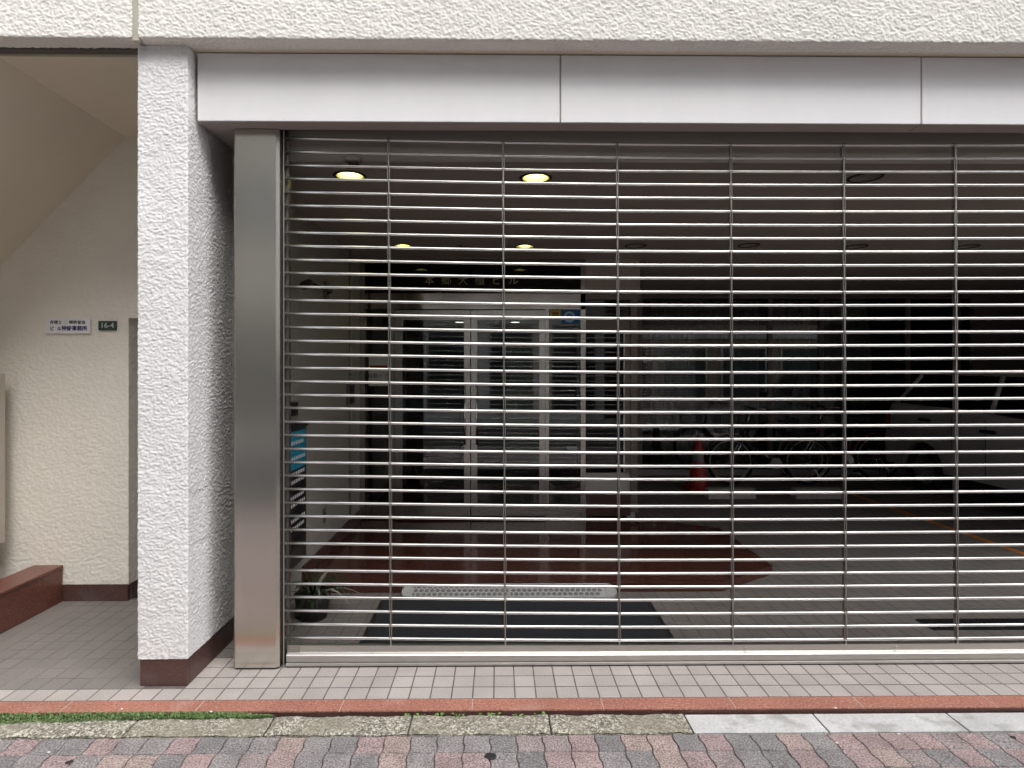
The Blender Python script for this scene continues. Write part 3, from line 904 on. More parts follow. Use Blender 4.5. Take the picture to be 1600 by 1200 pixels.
# ledge (low granite wall) in the alcove
lr = at_y(99, 882, Y_ALC); ll = at_y(54, 882, Y_ALC)
lg = thing('granite_ledge', ((lr.x + ll.x) / 2, 3.3, 0), 'low polished red granite ledge against the alcove wall', 'ledge')
bbox('body', 'granite_ledge', lg, ll.x + 0.01, lr.x, 2.86, Y_ALC - 0.008, 0.001, lr.z - 0.022, bev=0.003)
bbox('coping', 'granite_ledge', lg, ll.x, lr.x + 0.006, 2.855, Y_ALC - 0.007, lr.z - 0.021, lr.z, bev=0.004)

# ------------------------------------------------------------------ street opposite (seen in reflections)
def street_house(x0, x1, y, h, m, floors, bays, label, glassy):
    b = thing('street_building', ((x0 + x1) / 2, y - 3, 0), label, 'building')
    box('wall', m, b, x0, x1, y - 6, y, -0.1, h)
    box('roof_parapet', 'concrete', b, x0 - 0.05, x1 + 0.05, y - 6.05, y + 0.08, h, h + 0.3)
    fh = h / floors; bw = (x1 - x0) / bays
    for f in range(floors):
        for k in range(bays):
            z0 = f * fh + (0.25 if f == 0 else 0.9); z1 = (f + 1) * fh - 0.45
            a = x0 + k * bw + 0.3; c = x0 + (k + 1) * bw - 0.3
            o = box('window', 'frame_steel', b, a, c, y + 0.002, y + 0.05, z0, z1)
            box('pane', 'window_far', o, a + 0.06, c - 0.06, y + 0.052, y + 0.06, z0 + 0.06, z1 - 0.06)
        if f: box('floor_band', 'concrete', b, x0, x1, y + 0.0015, y + 0.10, f * fh - 0.1, f * fh + 0.12)
    return b
street_house(-13.0, -3.2, -7.0, 13.5, 'street_beige', 4, 4, 'beige four storey building across the street, mirrored in the glass', 0)
street_house(-2.6, 3.4, -7.0, 10.5, 'street_white', 3, 3, 'white narrow building across the street, mirrored in the glass', 0)
street_house(4.0, 14.0, -7.0, 15.0, 'street_brown', 5, 4, 'brown tall building across the street, mirrored in the glass', 0)

# ================================================================== OBJECTS
# stainless post at the end of the shutter
zt = zf - 0.002
ps = thing('stainless_post', ((XS0 + XS1) / 2, YS + 0.08, 0), 'tall brushed stainless box post between the white pillar and the grille', 'post')
MB().prism([(XS0, YS + 0.004, 0.012), (XS0 + 0.004, YS, 0.012), (XS1 - 0.016, YS, 0.012), (XS1, YS + 0.010, 0.012), (XS1, YS + 0.17, 0.012), (XS0, YS + 0.17, 0.012)], (0, 0, zt - 0.012)).build('casing', 'stainless', ps)
MB().prism([(XS0 + 0.004, YS + 0.006, 0.0015), (XS1 - 0.022, YS + 0.005, 0.0015), (XS1 - 0.004, YS + 0.02, 0.0015), (XS1 - 0.004, YS + 0.166, 0.0015), (XS0 + 0.004, YS + 0.166, 0.0015)], (0, 0, 0.010)).build('base_gap', 'dark_channel', ps)
box('edge_trim', 'link_metal', ps, XS0 - 0.004, XS0 - 0.0005, YS + 0.004, YS + 0.17, 0.012, zt)

# roller grille
G = thing('grille_shutter', (0.8, Y_GR, 0), 'closed stainless roller grille of thin horizontal pipes in front of the dark entrance', 'grille')
sagx = [-1.3, -1.07, -0.51, 0.05, 0.64, 1.2, 1.8, 2.67, 3.6, 4.8]
sagz = [0.0265, 0.024, 0.0145, 0.006, 0.0, -0.001, -0.0005, 0.003, 0.009, 0.018]
def sag(x): return float(np.interp(x, sagx, sagz))
XG0, XG1 = -1.118, 4.8
mb = MB()
xs = np.linspace(XG0, XG1, 21)
mb.tube([(x, 0, sag(x)) for x in xs], 0.0078, 12)
sm_ = mb.mesh('slat'); sm_.materials.append(MATS['slat_metal'])
pitch = 21.0 * Y_GR / F
zk = [H - (602.6 - CY + 21.0 * k) * Y_GR / F for k in range(-18, 20)]
for z in zk:
    put('slat', sm_, G, Vector((0, Y_GR + random.uniform(-0.0015, 0.0015), z + random.uniform(-0.0008, 0.0008))) - G.location, 0)
for i, px in enumerate((607.5, 786, 964, 1141, 1317, 1491, 1667, 1844)):
    xt = at_y(px, 300, Y_GR).x
    mb = MB()
    for j in range(len(zk) - 1):
        za, zb = zk[j], zk[j + 1]
        x = xt + (zk[0] - za) * 0.0046 + random.uniform(-0.001, 0.001)
        o_ = sag(x)
        if (j + i) % 2:
            mb.box(x - 0.0036, x + 0.0036, Y_GR - 0.011, Y_GR + 0.011, zb + o_ + 0.004, za + o_ - 0.004)
        else:
            mb.box(x - 0.0068, x - 0.0030, Y_GR - 0.0095, Y_GR + 0.0125, zb + o_ + 0.004, za + o_ - 0.004)
            mb.box(x + 0.0030, x + 0.0068, Y_GR - 0.0095, Y_GR + 0.0125, zb + o_ + 0.004, za + o_ - 0.004)
        mb.lathe((x, Y_GR, za + o_), [(0.0088, -0.008), (0.0106, -0.008), (0.0106, 0.008), (0.0088, 0.008)], 10, 'x')
    x = xt + (zk[0] - zk[-1]) * 0.0046
    mb.box(x - 0.004, x + 0.004, Y_GR - 0.0095, Y_GR + 0.0095, 0.070, zk[-1] + sag(x) - 0.004)
    mb.build('link_chain', 'link_metal', G)
# bottom bar
bb = MB()
prof = [(-0.0120, 0.100), (-0.0120, 0.0690), (-0.029, 0.0635), (-0.033, 0.0590), (-0.032, 0.030), (-0.024, 0.0280), (-0.024, 0.0250), (-0.034, 0.0205), (-0.033, 0.009), (0.03, 0.009), (0.03, 0.060), (0.012, 0.066), (0.012, 0.100)]
xa = XG0 + 0.016
nx = 12; vs = []; fs = []
for i in range(nx + 1):
    x = xa + (XG1 - xa) * i / nx
    for (dy, z) in prof:
        vs.append((x, Y_GR + dy, z + sag(x) * 0.35 * (z / 0.1)))
n = len(prof)
for i in range(nx):
    for k in range(n):
        fs.append((i * n + k, i * n + (k + 1) % n, (i + 1) * n + (k + 1) % n, (i + 1) * n + k))
fs += [tuple(range(n)), tuple(range(nx * n, nx * n + n))[::-1]]
bar = bb.add(vs, fs).build('bottom_bar', 'stainless_bar', G)
for px in (458, 500, 582, 1400, 1165):
    p = at_y(px, 1009, Y_GR - 0.012)
    MB().lathe((p.x, Y_GR - 0.0125, 0.084 + sag(p.x) * 0.3), [(0.0001, -0.003), (0.0045, -0.003), (0.0055, 0.001)], 10, 'y').build('screw', 'link_metal', bar)
box('end_bracket', 'link_metal', bar, xa + 0.002, xa + 0.062, Y_GR - 0.0150, Y_GR - 0.0122, 0.0735, 0.104)
box('rubber_seal', 'black_plastic', bar, xa, XG1, Y_GR - 0.026, Y_GR + 0.026, 0.0005, 0.0088)
# guide rail
gr = MB().box(XS1 + 0.001, XS1 + 0.012, Y_GR - 0.004, Y_GR + 0.03, 0.0, zf + 0.098)
rail = gr.build('guide_rail', 'dark_channel', G)
box('rail_lip', 'stainless_bar', rail, XS1 + 0.0125, XS1 + 0.0165, Y_GR - 0.026, Y_GR - 0.012, 0.0, zf + 0.02)
box('rail_lip', 'link_metal', rail, XS1 + 0.0125, XS1 + 0.0245, Y_GR + 0.016, Y_GR + 0.032, 0.0, zf + 0.02)

# downlights
rowname = ['lit', 'lit', 'dark', 'lit', 'lit', 'dark', 'dark', 'dark', 'dark']
lab = ['lit ceiling downlight in the front row nearest the stainless post', 'lit ceiling downlight in the front row, second from the post',
       'unlit ceiling downlight, only one of the front row', 'lit downlight of the back row nearest the left wall',
       'lit downlight of the back row above the entrance doors', 'unlit back row downlight just right of the doors',
       'unlit back row downlight above the grey curtains', 'unlit back row downlight, second from the right', 'unlit back row downlight farthest right']
for (p, on), L in zip(dpos, lab):
    d = thing('downlight', p, L, 'ceiling light', 'round recessed ceiling downlights')
    MB().lathe(p, [(0.078, -0.0005), (0.079, -0.006), (0.094, -0.004), (0.095, 0.0005)], 28).build('trim_ring', 'trim_dark', d)
    MB().lathe(p, [(0.0785, 0.0), (0.075, 0.04), (0.055, 0.10), (0.052, 0.104), (0.0001, 0.105)], 28).build('reflector', 'reflector' if on else 'ceiling_paint', d, recalc=False)
    if on:
        MB().lathe(p, [(0.0001, 0.010), (0.035, 0.013), (0.056, 0.022), (0.068, 0.036), (0.0685, 0.040), (0.0001, 0.044)], 28).build('lamp', 'lamp_on', d)
    else:
        MB().lathe(p + Vector((0, 0, 0.055)), [(0.0001, 0.0), (0.024, 0.006), (0.030, 0.03), (0.016, 0.05)], 16).build('lamp', 'cone_band', d)

# small ceiling sensors
for k, (px, py, L) in enumerate(((552, 226, 'small dark smoke sensor on the ceiling by the post'), (724, 384, 'small round ceiling sensor between two lit downlights'))):
    p = at_z(px, py, Z_CEIL) if k else at_z(552, 250, Z_CEIL)
    d = thing('ceiling_sensor', p, L, 'sensor', 'ceiling sensors')
    MB().lathe(p, [(0.045, 0.0), (0.045, -0.012), (0.030, -0.016)], 18).build('base', 'brown_metal', d)
    MB().lathe(p, [(0.030, -0.0155), (0.022, -0.034), (0.0001, -0.036)], 18).build('dome', 'trim_dark', d)

# ------------------------------------------------------------------ raised granite entrance floor
zpl = 0.064
c1 = at_z(1128, 910, zpl); c2 = at_z(1207, 884, zpl)
yb = Y_DOOR + 0.3
plat = thing('entrance_step', (0.3, 4.9, 0), 'low dark red granite step in front of the glass doors', 'step')
poly = [(X_LW + 0.02, c1.y, 0.001), (c1.x, c1.y, 0.001), (c2.x, c2.y, 0.001), (c2.x, Y_DOOR - 0.35, 0.001), (1.38, Y_DOOR + 0.02, 0.001), (X_LW + 0.02, Y_DOOR + 0.02, 0.001)]
MB().prism(poly, (0, 0, zpl - 0.009)).build('body', 'granite_floor', plat)
nosing = [(a[0], a[1] - 0.006 if i < 2 else a[1], zpl - 0.0075) for i, a in enumerate(poly)]
MB().prism(nosing, (0, 0, 0.0075)).build('top_slab', 'granite_floor', plat)

# ------------------------------------------------------------------ entrance glazing (double doors + screens)
YD = Y_DOOR
def W(px, py): return at_y(px, py, YD)
def rect(name, m, parent, x0, x1, y0, y1, d0=0.0, d1=0.04, **k):
    a = W(x0, y1); b = W(x1, y0)
    return box(name, m, parent, a.x, b.x, YD + d0, YD + d1, a.z, b.z, **k)
scr = thing('entrance_screen', (0, YD, zpl), 'stainless framed glass entrance screen with letters above the doors', 'entrance')
rect('header', 'header_steel', scr, 571, 915, 459, 483, -0.012, 0.06)
rect('transom_frame', 'brown_metal', scr, 566, 915, 402.5, 411, -0.005, 0.05)
rect('transom_pane', 'glass_dark', scr, 571, 906.5, 411.3, 458.7, 0.015, 0.021)
rect('post', 'frame_steel', scr, 562, 570.5, 411.2, 809, -0.01, 0.06)
rect('post', 'frame_steel', scr, 610, 616.5, 483.3, 809, -0.012, 0.06)
rect('post', 'frame_steel', scr, 852, 857.5, 483.3, 809, -0.012, 0.06)
rect('post', 'frame_steel', scr, 907, 914.8, 411.2, 809, -0.012, 0.06)
rect('side_pane', 'glass', scr, 570.8, 609.7, 484, 790, 0.015, 0.021)
rect('side_rail', 'frame_steel', scr, 570.8, 609.7, 790.3, 809, 0.0, 0.04)
rect('side_pane', 'glass', scr, 857.8, 906.7, 484, 790, 0.015, 0.021)
rect('side_rail', 'frame_steel', scr, 857.8, 906.7, 790.3, 809, 0.0, 0.04)
cx = W(745, 439)
for k, ch in enumerate('本郷大極ビル'):
    text('letter', ch, 'letters_brass', scr, (W(671 + 26.2 * k, 439).x, YD - 0.006, W(737, 439).z), 0.104, depth=0.004)
doors = thing('double_door', (W(735, 808).x, YD, zpl), 'pair of stainless framed glass entrance doors behind the grille', 'door')
for (a, b_, inner) in ((617, 734.7, 1), (736.2, 851.5, 0)):
    lf = rect('stile', 'frame_steel', doors, a, a + (12 if inner else 9.5), 485, 806, -0.004, 0.036)
    rect('stile', 'frame_steel', doors, b_ - (9.5 if inner else 9), b_, 485, 806, -0.004, 0.036)
    x0, x1 = (a + 12.2, b_ - 9.7) if inner else (a + 9.7, b_ - 9.2)
    rect('top_rail', 'frame_steel', doors, x0, x1, 485, 500, -0.004, 0.036)
    rect('bottom_rail', 'frame_steel', doors, x0, x1, 790, 806, -0.004, 0.036)
    rect('pane', 'glass', doors, x0, x1, 500.2, 789.8, 0.012, 0.018)
    hx = W(726.5 if inner else 745, 600).x
    z0, z1 = W(735, 694).z, W(735, 598).z
    hb = MB().tube([(hx, YD - 0.05, z0), (hx, YD - 0.05, z1)], 0.009, 10)
    for z in (z0 + 0.03, z1 - 0.03): hb.tube([(hx, YD - 0.05, z), (hx, YD - 0.003, z)], 0.006, 8)
    hb.build('pull_handle', 'chrome', doors)
# stickers and notices on the panes
t_ = rect('sticker', 'sticker_yellow', None, 860, 876, 484.5, 497, 0.0115, 0.0142, label='small yellow warning sticker on the glass beside the doors', cat='sticker')
rect('print', 'print_dark', t_, 863, 873, 488, 490.5, 0.0105, 0.0113); rect('print', 'print_dark', t_, 863, 873, 492, 494, 0.0105, 0.0113)
t_ = rect('sticker', 'sticker_blue', None, 877.5, 906, 484.5, 505, 0.0115, 0.0142, label='square blue sticker with pale ring on the glass beside the doors', cat='sticker')
c_ = W(890, 495)
MB().lathe((c_.x, YD + 0.0109, c_.z), [(0.032, 0), (0.056, 0), (0.056, 0.0004), (0.032, 0.0004), (0.032, 0)], 24, 'y', False).build('ring', 'sticker_pale', t_)
MB().lathe((c_.x, YD + 0.0109, c_.z), [(0.0001, 0), (0.014, 0), (0.014, 0.0004), (0.0001, 0.0004)], 16, 'y', False).build('dot', 'sticker_pale', t_)
t_ = rect('notice', 'paper', None, 576, 606, 557, 578.5, 0.011, 0.0145, label='white notice with red line on the pane left of the doors', cat='notice')
rect('print', 'print_red', t_, 577, 605, 571, 575, 0.0100, 0.0108)
t_ = rect('notice', 'paper', None, 575.5, 606, 579.5, 603, 0.011, 0.0145, label='white notice with dark lettering below the red lined one', cat='notice')
text('print', '自動ドア', 'print_dark', t_, (W(590.5, 588).x, YD + 0.0102, W(590, 587.5).z), 0.052, depth=0.0003)

# screen right of the doors
rs = thing('notice_screen', (W(955, 800).x, YD, 0), 'brown framed glazed notice panel right of the entrance doors', 'panel')
rect('head_band', 'brown_metal', rs, 915.2, 1000, 459, 468, -0.008, 0.06)
rect('upper_wall_band', 'ceiling_paint', rs, 915.2, 1000, 402.5, 458.8, 0.0, 0.06)
rect('upper_pane', 'glass_dark', rs, 916, 984, 468.2, 494.8, 0.015, 0.021)
rect('mid_panel', 'brown_metal', rs, 915.2, 984, 495, 518, -0.006, 0.05)
rect('notice_pane', 'glass_dark', rs, 917, 975, 520.5, 738, 0.015, 0.021)
rect('board_back', 'lobby_panel', rs, 916, 984, 468, 738.5, 0.07, 0.08)
rect('frame_side', 'brown_metal', rs, 975.2, 984, 518.2, 738.5, -0.006, 0.05)
rect('frame_edge', 'chrome', rs, 974.2, 975.4, 520, 738, -0.008, 0.03)
rect('corner_post', 'brown_metal', rs, 985, 996, 468.2, 800, -0.01, 0.06)
rect('low_wall', 'white_wall', rs, 915.2, 984.8, 739, 768, 0.0, 0.06)
rect('granite_base', 'granite_dark', rs, 915.2, 984.8, 768.2, 806, -0.004, 0.06)

# lobby behind the doors
lob = thing('lobby', (0, 8, 0), 'dark entrance lobby behind the glass doors', 'room')
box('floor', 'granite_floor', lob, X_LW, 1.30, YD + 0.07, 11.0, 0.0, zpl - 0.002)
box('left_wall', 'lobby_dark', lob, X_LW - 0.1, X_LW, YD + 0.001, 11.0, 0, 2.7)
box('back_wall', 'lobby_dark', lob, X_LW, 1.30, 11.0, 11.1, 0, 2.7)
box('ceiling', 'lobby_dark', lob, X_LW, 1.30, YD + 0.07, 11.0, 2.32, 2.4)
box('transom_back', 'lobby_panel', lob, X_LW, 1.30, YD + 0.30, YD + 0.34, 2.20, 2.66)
box('elevator_door', 'frame_steel', lob, 0.1, 0.9, 10.96, 10.998, zpl, 2.05)
box('column', 'lobby_dark', lob, -0.35, 0.0, 8.2, 8.6, zpl, 2.32)
for px, L in ((718, 'small round lit lobby lamp seen through left door'), (805, 'small round lit lobby lamp seen through right door')):
    p = at_z(px, 503, 2.318)
    d = thing('lobby_lamp', p, L, 'ceiling light', 'lobby lamps')
    MB().lathe(p, [(0.0001, -0.008), (0.07, -0.006), (0.075, 0.0)], 20).build('diffuser', 'lamp_lobby', d)
    MB().lathe(p, [(0.0755, 0.0005), (0.078, -0.008), (0.088, -0.006), (0.09, 0.0005)], 20).build('trim_ring', 'frame_steel', d)

# ------------------------------------------------------------------ big windows at the back of the garage
ww = thing('window_wall', (4.2, Y_WIN, 0), 'wide dark window wall with grey curtains behind the bicycles', 'window')
mx = [at_y(p, 600, Y_WIN).x for p in (1000, 1203, 1283, 1418, 1496)] + [7.05]
box('sill', 'white_wall', ww, 1.38, 7.05, Y_WIN - 0.03, Y_WIN + 0.05, 0.0, 0.085)
box('head', 'brown_metal', ww, 1.38, 7.05, Y_WIN - 0.02, Y_WIN + 0.05, 2.615, Z_CEIL)
for x in mx:
    box('mullion', 'brown_metal', ww, x - 0.03, x + 0.03, Y_WIN - 0.02, Y_WIN + 0.05, 0.0855, 2.6145)
for i in range(len(mx) - 1):
    box('pane', 'glass', ww, mx[i] + 0.031, mx[i + 1] - 0.031, Y_WIN + 0.01, Y_WIN + 0.016, 0.0855, 2.6145)
    cu = thing('curtain', ((mx[i] + mx[i + 1]) / 2, Y_WIN + 0.15, 0.1), ['grey pleated curtain in the window pane nearest the entrance', 'grey pleated curtain in the narrow pane behind the bicycle', 'grey pleated curtain in the pane right of the bicycle', 'grey pleated curtain in the pane behind the car', 'grey pleated curtain at the far right window end'][i], 'curtain', 'window curtains')
    n = int((mx[i + 1] - mx[i]) / 0.022)
    vs = []; fs = []
    for k in range(n + 1):
        x = mx[i] + 0.08 + (mx[i + 1] - mx[i] - 0.16) * k / n if i else mx[0] + 0.20 + (mx[1] - mx[0] - 0.28) * k / n
        y = Y_WIN + 0.16 + 0.022 * math.sin(k * 1.1) + 0.008 * math.sin(k * 0.37)
        vs += [(x, y, 0.12), (x, y, 2.60)]
    for k in range(n): fs.append((2 * k, 2 * k + 2, 2 * k + 3, 2 * k + 1))
    MB().add(vs, fs, True).build('cloth', 'curtain', cu, recalc=False)
    MB().tube([(mx[i] + 0.05, Y_WIN + 0.16, 2.61), (mx[i + 1] - 0.05, Y_WIN + 0.16, 2.61)], 0.012, 8).build('rail', 'frame_steel', cu)

# ------------------------------------------------------------------ things on the left wall
bd = thing('tenant_board', (X_LW + 0.03, 3.72, 0.3), 'tall black tenant board with blue plates on the left wall just behind the grille', 'sign board')
y0, y1 = 3.26, at_x(479, 700, X_LW + 0.05).y
zt_, zb_ = at_x(479, 652, X_LW + 0.05).z, at_x(479, 868, X_LW + 0.05).z
box('panel', 'board_frame', bd, X_LW + 0.002, X_LW + 0.048, y0, y1, zb_, zt_ - 0.06)
box('cap', 'board_black', bd, X_LW + 0.002, X_LW + 0.06, y0 - 0.01, y1 + 0.01, zt_ - 0.059, zt_ - 0.02)
nz = 15; zz0, zz1 = zb_ + 0.13, zt_ - 0.075
for k in range(nz):
    a = zz1 - (zz1 - zz0) * (k + 1) / nz + 0.004; b_ = zz1 - (zz1 - zz0) * k / nz
    p_ = box('name_plate', 'plate_blue' if k < 5 else 'board_black', bd, X_LW + 0.0485, X_LW + 0.054, y0 + 0.02, y1 - 0.03, a, b_)
    if k in (1, 3, 5, 6, 8, 9, 11, 12):
        yy = y0 + 0.04
        while yy < y1 - 0.07:
            w_ = random.uniform(0.018, 0.035)
            box('print', 'print_white', p_, X_LW + 0.0541, X_LW + 0.0547, yy, yy + w_, a + 0.012, b_ - 0.012)
            yy += w_ + 0.012
# small boxes, arm and switches on the wall
def wall_item(name, label, cat, px0, px1, py0, py1, m, d=0.04, group=None):
    a = at_x(px0, py1, X_LW + d); b_ = at_x(px1, py0, X_LW + d)
    t = thing(name, (X_LW, (a.y + b_.y) / 2, b_.z - 0.05), label, cat, group)
    zlo = at_x((px0 + px1) / 2, py1, X_LW + d).z; zhi = at_x((px0 + px1) / 2, py0, X_LW + d).z
    bbox('case', m, t, X_LW + 0.001, X_LW + d, a.y, b_.y, zlo, zhi, bev=0.003)
    box('front', 'board_black', t, X_LW + d + 0.0005, X_LW + d + 0.003, a.y + 0.012, b_.y - 0.012, zlo + 0.012, zhi - 0.012)
    return t
wall_item('intercom', 'small dark intercom panel on the left wall near the entrance', 'intercom', 546, 554, 600, 632, 'brown_metal', 0.03)
wall_item('key_switch', 'small black switch box above the tenant board', 'switch', 456, 466, 628, 650, 'board_black', 0.03)
t_ = thing('socket_plate', (X_LW, 4.7, 0.45), 'low outlet plate on the left wall above the granite skirting', 'outlet')
a = at_x(506, 806, X_LW); box('plate', 'brown_metal', t_, X_LW + 0.001, X_LW + 0.008, a.y - 0.035, a.y + 0.035, a.z - 0.05, a.z + 0.06)
box('slot', 'board_black', t_, X_LW + 0.0085, X_LW + 0.010, a.y - 0.015, a.y + 0.015, a.z - 0.02, a.z + 0.03)
cmx = thing('security_camera', (X_LW, 4.6, 1.95), 'dark wall camera on a bracket arm high on the left wall', 'camera')
p0 = at_x(508, 460, X_LW + 0.005); p1 = at_x(478, 440, X_LW + 0.10)
MB().tube([p0, p0 + Vector((0.06, -0.02, 0.02)), p1], 0.011, 8).tube([p0 + Vector((0, 0, 0.07)), p0 + Vector((0.03, -0.1, 0.05))], 0.008, 6).build('arm', 'board_black', cmx)
MB().box(p0.x - 0.003, p0.x + 0.02, p0.y - 0.04, p0.y + 0.04, p0.z - 0.05, p0.z + 0.10).build('base', 'brown_metal', cmx)
MB().tube([p1 + Vector((0, 0.06, 0.0)), p1 + Vector((0.02, -0.10, -0.04))], 0.028, 12).build('body', 'board_black', cmx)
cnd = thing('conduit', (X_LW, at_x(549, 500, X_LW + 0.02).y, 0.2), 'thin vertical pipe running up the left wall by the intercom', 'pipe')
yy = at_x(549, 500, X_LW + 0.02).y
MB().tube([(X_LW + 0.014, yy, 0.17), (X_LW + 0.014, yy, Z_CEIL - 0.002)], 0.012, 10).build('pipe', 'wall_paint', cnd)
for z in (0.6, 1.5, 2.3): box('clip', 'frame_steel', cnd, X_LW + 0.001, X_LW + 0.029, yy - 0.016, yy + 0.016, z, z + 0.02)

# potted plant with arching leaves behind the grille, lower left
pp = Vector((X_LW + 0.22, 3.62, 0))
pt = thing('potted_plant', pp, 'dark low potted plant with pale arching leaves behind the lower left grille', 'plant')
MB().lathe(pp, [(0.0001, 0.001), (0.085, 0.001), (0.11, 0.14), (0.115, 0.15), (0.10, 0.15), (0.095, 0.12), (0.0001, 0.12)], 20).build('pot', 'pot', pt)
rp = random.Random(5)
for k in range(34):
    a = rp.uniform(0, 2 * math.pi); L = rp.uniform(0.16, 0.30); hh = rp.uniform(0.05, 0.16); wd = rp.uniform(0.006, 0.012)
    d = Vector((math.cos(a), math.sin(a), 0)); sd_ = Vector((-d.y, d.x, 0))
    vs = []
    for j in range(7):
        t = j / 6
        p = pp + Vector((0, 0, 0.12)) + d * (L * t) + Vector((0, 0, hh * math.sin(t * 2.6) - 0.04 * t * t))
        ww_ = wd * math.sin(0.35 + t * 2.75)
        if p.x < X_LW + 0.01: p.x = X_LW + 0.01 + 0.002 * j
        if p.y < Y_GR + 0.05: p.y = Y_GR + 0.05
        vs += [p - sd_ * ww_, p + sd_ * ww_ + Vector((0, 0, 0.003))]
    MB().add(vs, [(2 * j, 2 * j + 2, 2 * j + 3, 2 * j + 1) for j in range(6)], True).build('leaf', 'leaf_pale' if k % 9 == 0 else 'leaf_dark', pt, recalc=False)

# doormat, grey ramp
mt = thing('doormat', (0.11, 3.5, 0), 'large black doormat on the tiles behind the grille', 'mat')
bbox('pile', 'rubber_mat', mt, -0.765, 0.985, 3.10, 3.850, 0.0015, 0.010, bev=0.003)
MB().box(-0.79, 1.01, 3.08, 3.0995, 0.0015, 0.006).box(-0.79, 1.01, 3.8505, 3.870, 0.0015, 0.006).box(-0.79, -0.7655, 3.10, 3.850, 0.0015, 0.006).box(0.9855, 1.01, 3.10, 3.850, 0.0015, 0.006).build('border', 'black_plastic', mt)
a = at_z(627, 936, 0).x; b_ = at_z(965, 936, 0).x
rm = thing('ramp_strip', ((a + b_) / 2, 3.98, 0), 'long grey embossed rubber threshold ramp with rounded ends at the granite step', 'ramp')
ya, yb_ = 3.885, c1.y - 0.010
outl = []
rr_ = (yb_ - ya) / 2
for k in range(9): t = -math.pi / 2 + math.pi * k / 8; outl.append((b_ - rr_ + rr_ * math.cos(t), (ya + yb_) / 2 + rr_ * math.sin(t)))
for k in range(9): t = math.pi / 2 + math.pi * k / 8; outl.append((a + rr_ + rr_ * math.cos(t), (ya + yb_) / 2 + rr_ * math.sin(t)))
def rz_(y): return 0.012 + 0.048 * (y - ya) / (yb_ - ya)
n = len(outl)
vs = [(x, y, 0.0015) for x, y in outl] + [(x, y, rz_(y)) for x, y in outl]
MB().add(vs, [tuple(range(n))[::-1], tuple(range(n, 2 * n))] + [(i, (i + 1) % n, n + (i + 1) % n, n + i) for i in range(n)]).build('body', 'ramp_rubber', rm)
st_ = MB()
step = 0.037
for r_ in range(3):
    for k in range(int((b_ - a - 0.14) / step)):
        x = a + 0.075 + (k + 0.5 * (r_ % 2)) * step; y = ya + 0.030 + r_ * 0.032
        st_.add([(x + 0.0165 * math.cos(q * math.pi / 3), y + 0.015 * math.sin(q * math.pi / 3), rz_(y + 0.015 * math.sin(q * math.pi / 3)) + 0.0005) for q in range(6)] +
                [(x + 0.011 * math.cos(q * math.pi / 3), y + 0.010 * math.sin(q * math.pi / 3), rz_(y + 0.010 * math.sin(q * math.pi / 3)) + 0.006) for q in range(6)],
                [(q, (q + 1) % 6, 6 + (q + 1) % 6, 6 + q) for q in range(6)] + [tuple(range(6, 12))])
st_.build('stud', 'ramp_stud', rm, kind='stuff')
for x in (a + 0.065, (a + b_) / 2, b_ - 0.065):
    MB().prism([(x - 0.006, ya + 0.006, rz_(ya + 0.006)), (x + 0.006, ya + 0.006, rz_(ya + 0.006)), (x + 0.006, yb_ - 0.006, rz_(yb_ - 0.006)), (x - 0.006, yb_ - 0.006, rz_(yb_ - 0.006))], (0, 0, 0.0062)).build('rib', 'ramp_rubber', rm)
rim = MB().tube([(x, y, rz_(y)) for x, y in outl], 0.006, 6, closed=True)
rim.build('rim', 'ramp_rubber', rm)

# floor drain
a = at_z(1458, 985, 0); b_ = at_z(1458, 968, 0)
dr = thing('floor_drain', (3.4, (a.y + b_.y) / 2, 0), 'dark slotted drain in the tiles at the lower right behind the grille', 'drain')
MB().box(a.x, 4.2, a.y, a.y + 0.016, 0.001, 0.005).box(a.x, 4.2, b_.y - 0.016, b_.y, 0.001, 0.005).box(a.x, a.x + 0.016, a.y + 0.0165, b_.y - 0.0165, 0.001, 0.005).build('frame', 'black_metal', dr)
box('pit', 'board_black', dr, a.x + 0.0165, 4.2, a.y + 0.0165, b_.y - 0.0165, 0.0008, 0.0015)
x = a.x + 0.03
gb = MB()
while x < 4.18:
    gb.box(x, x + 0.010, a.y + 0.017, b_.y - 0.017, 0.0016, 0.0045); x += 0.03
gb.build('bar', 'black_metal', dr, kind='stuff')

# orange parking line
X_OL = at_z(1600, 866, 0).x
ln = box('parking_line', 'line_orange', None, X_OL - 0.035, X_OL + 0.035, 3.6, 7.4, 0.0012, 0.0042)
tag(ln, 'faded orange parking line painted on the tiles beside the car', 'line')

# wheel stops
for px0, px1, L in ((1108, 1182, 'pale concrete wheel stop under the bicycle front wheel'), (1245, 1319, 'pale concrete wheel stop farther right behind the bicycle')):
    a = at_z(px0, 780, 0); b_ = at_z(px1, 780, 0)
    t_ = thing('wheel_stop', ((a.x + b_.x) / 2, a.y + 0.06, 0), L, 'wheel stop', 'concrete wheel stops')
    MB().prism([(a.x, a.y, 0.001), (a.x, a.y + 0.16, 0.001), (a.x, a.y + 0.135, 0.115), (a.x, a.y + 0.025, 0.115)], (b_.x - a.x, 0, 0)).build('block', 'concrete', t_)
    for x in (a.x + 0.1, b_.x - 0.1):
        MB().lathe((x, a.y + 0.08, 0.1155), [(0.0001, 0.004), (0.014, 0.003), (0.016, 0.0)], 10).build('bolt', 'link_metal', t_)

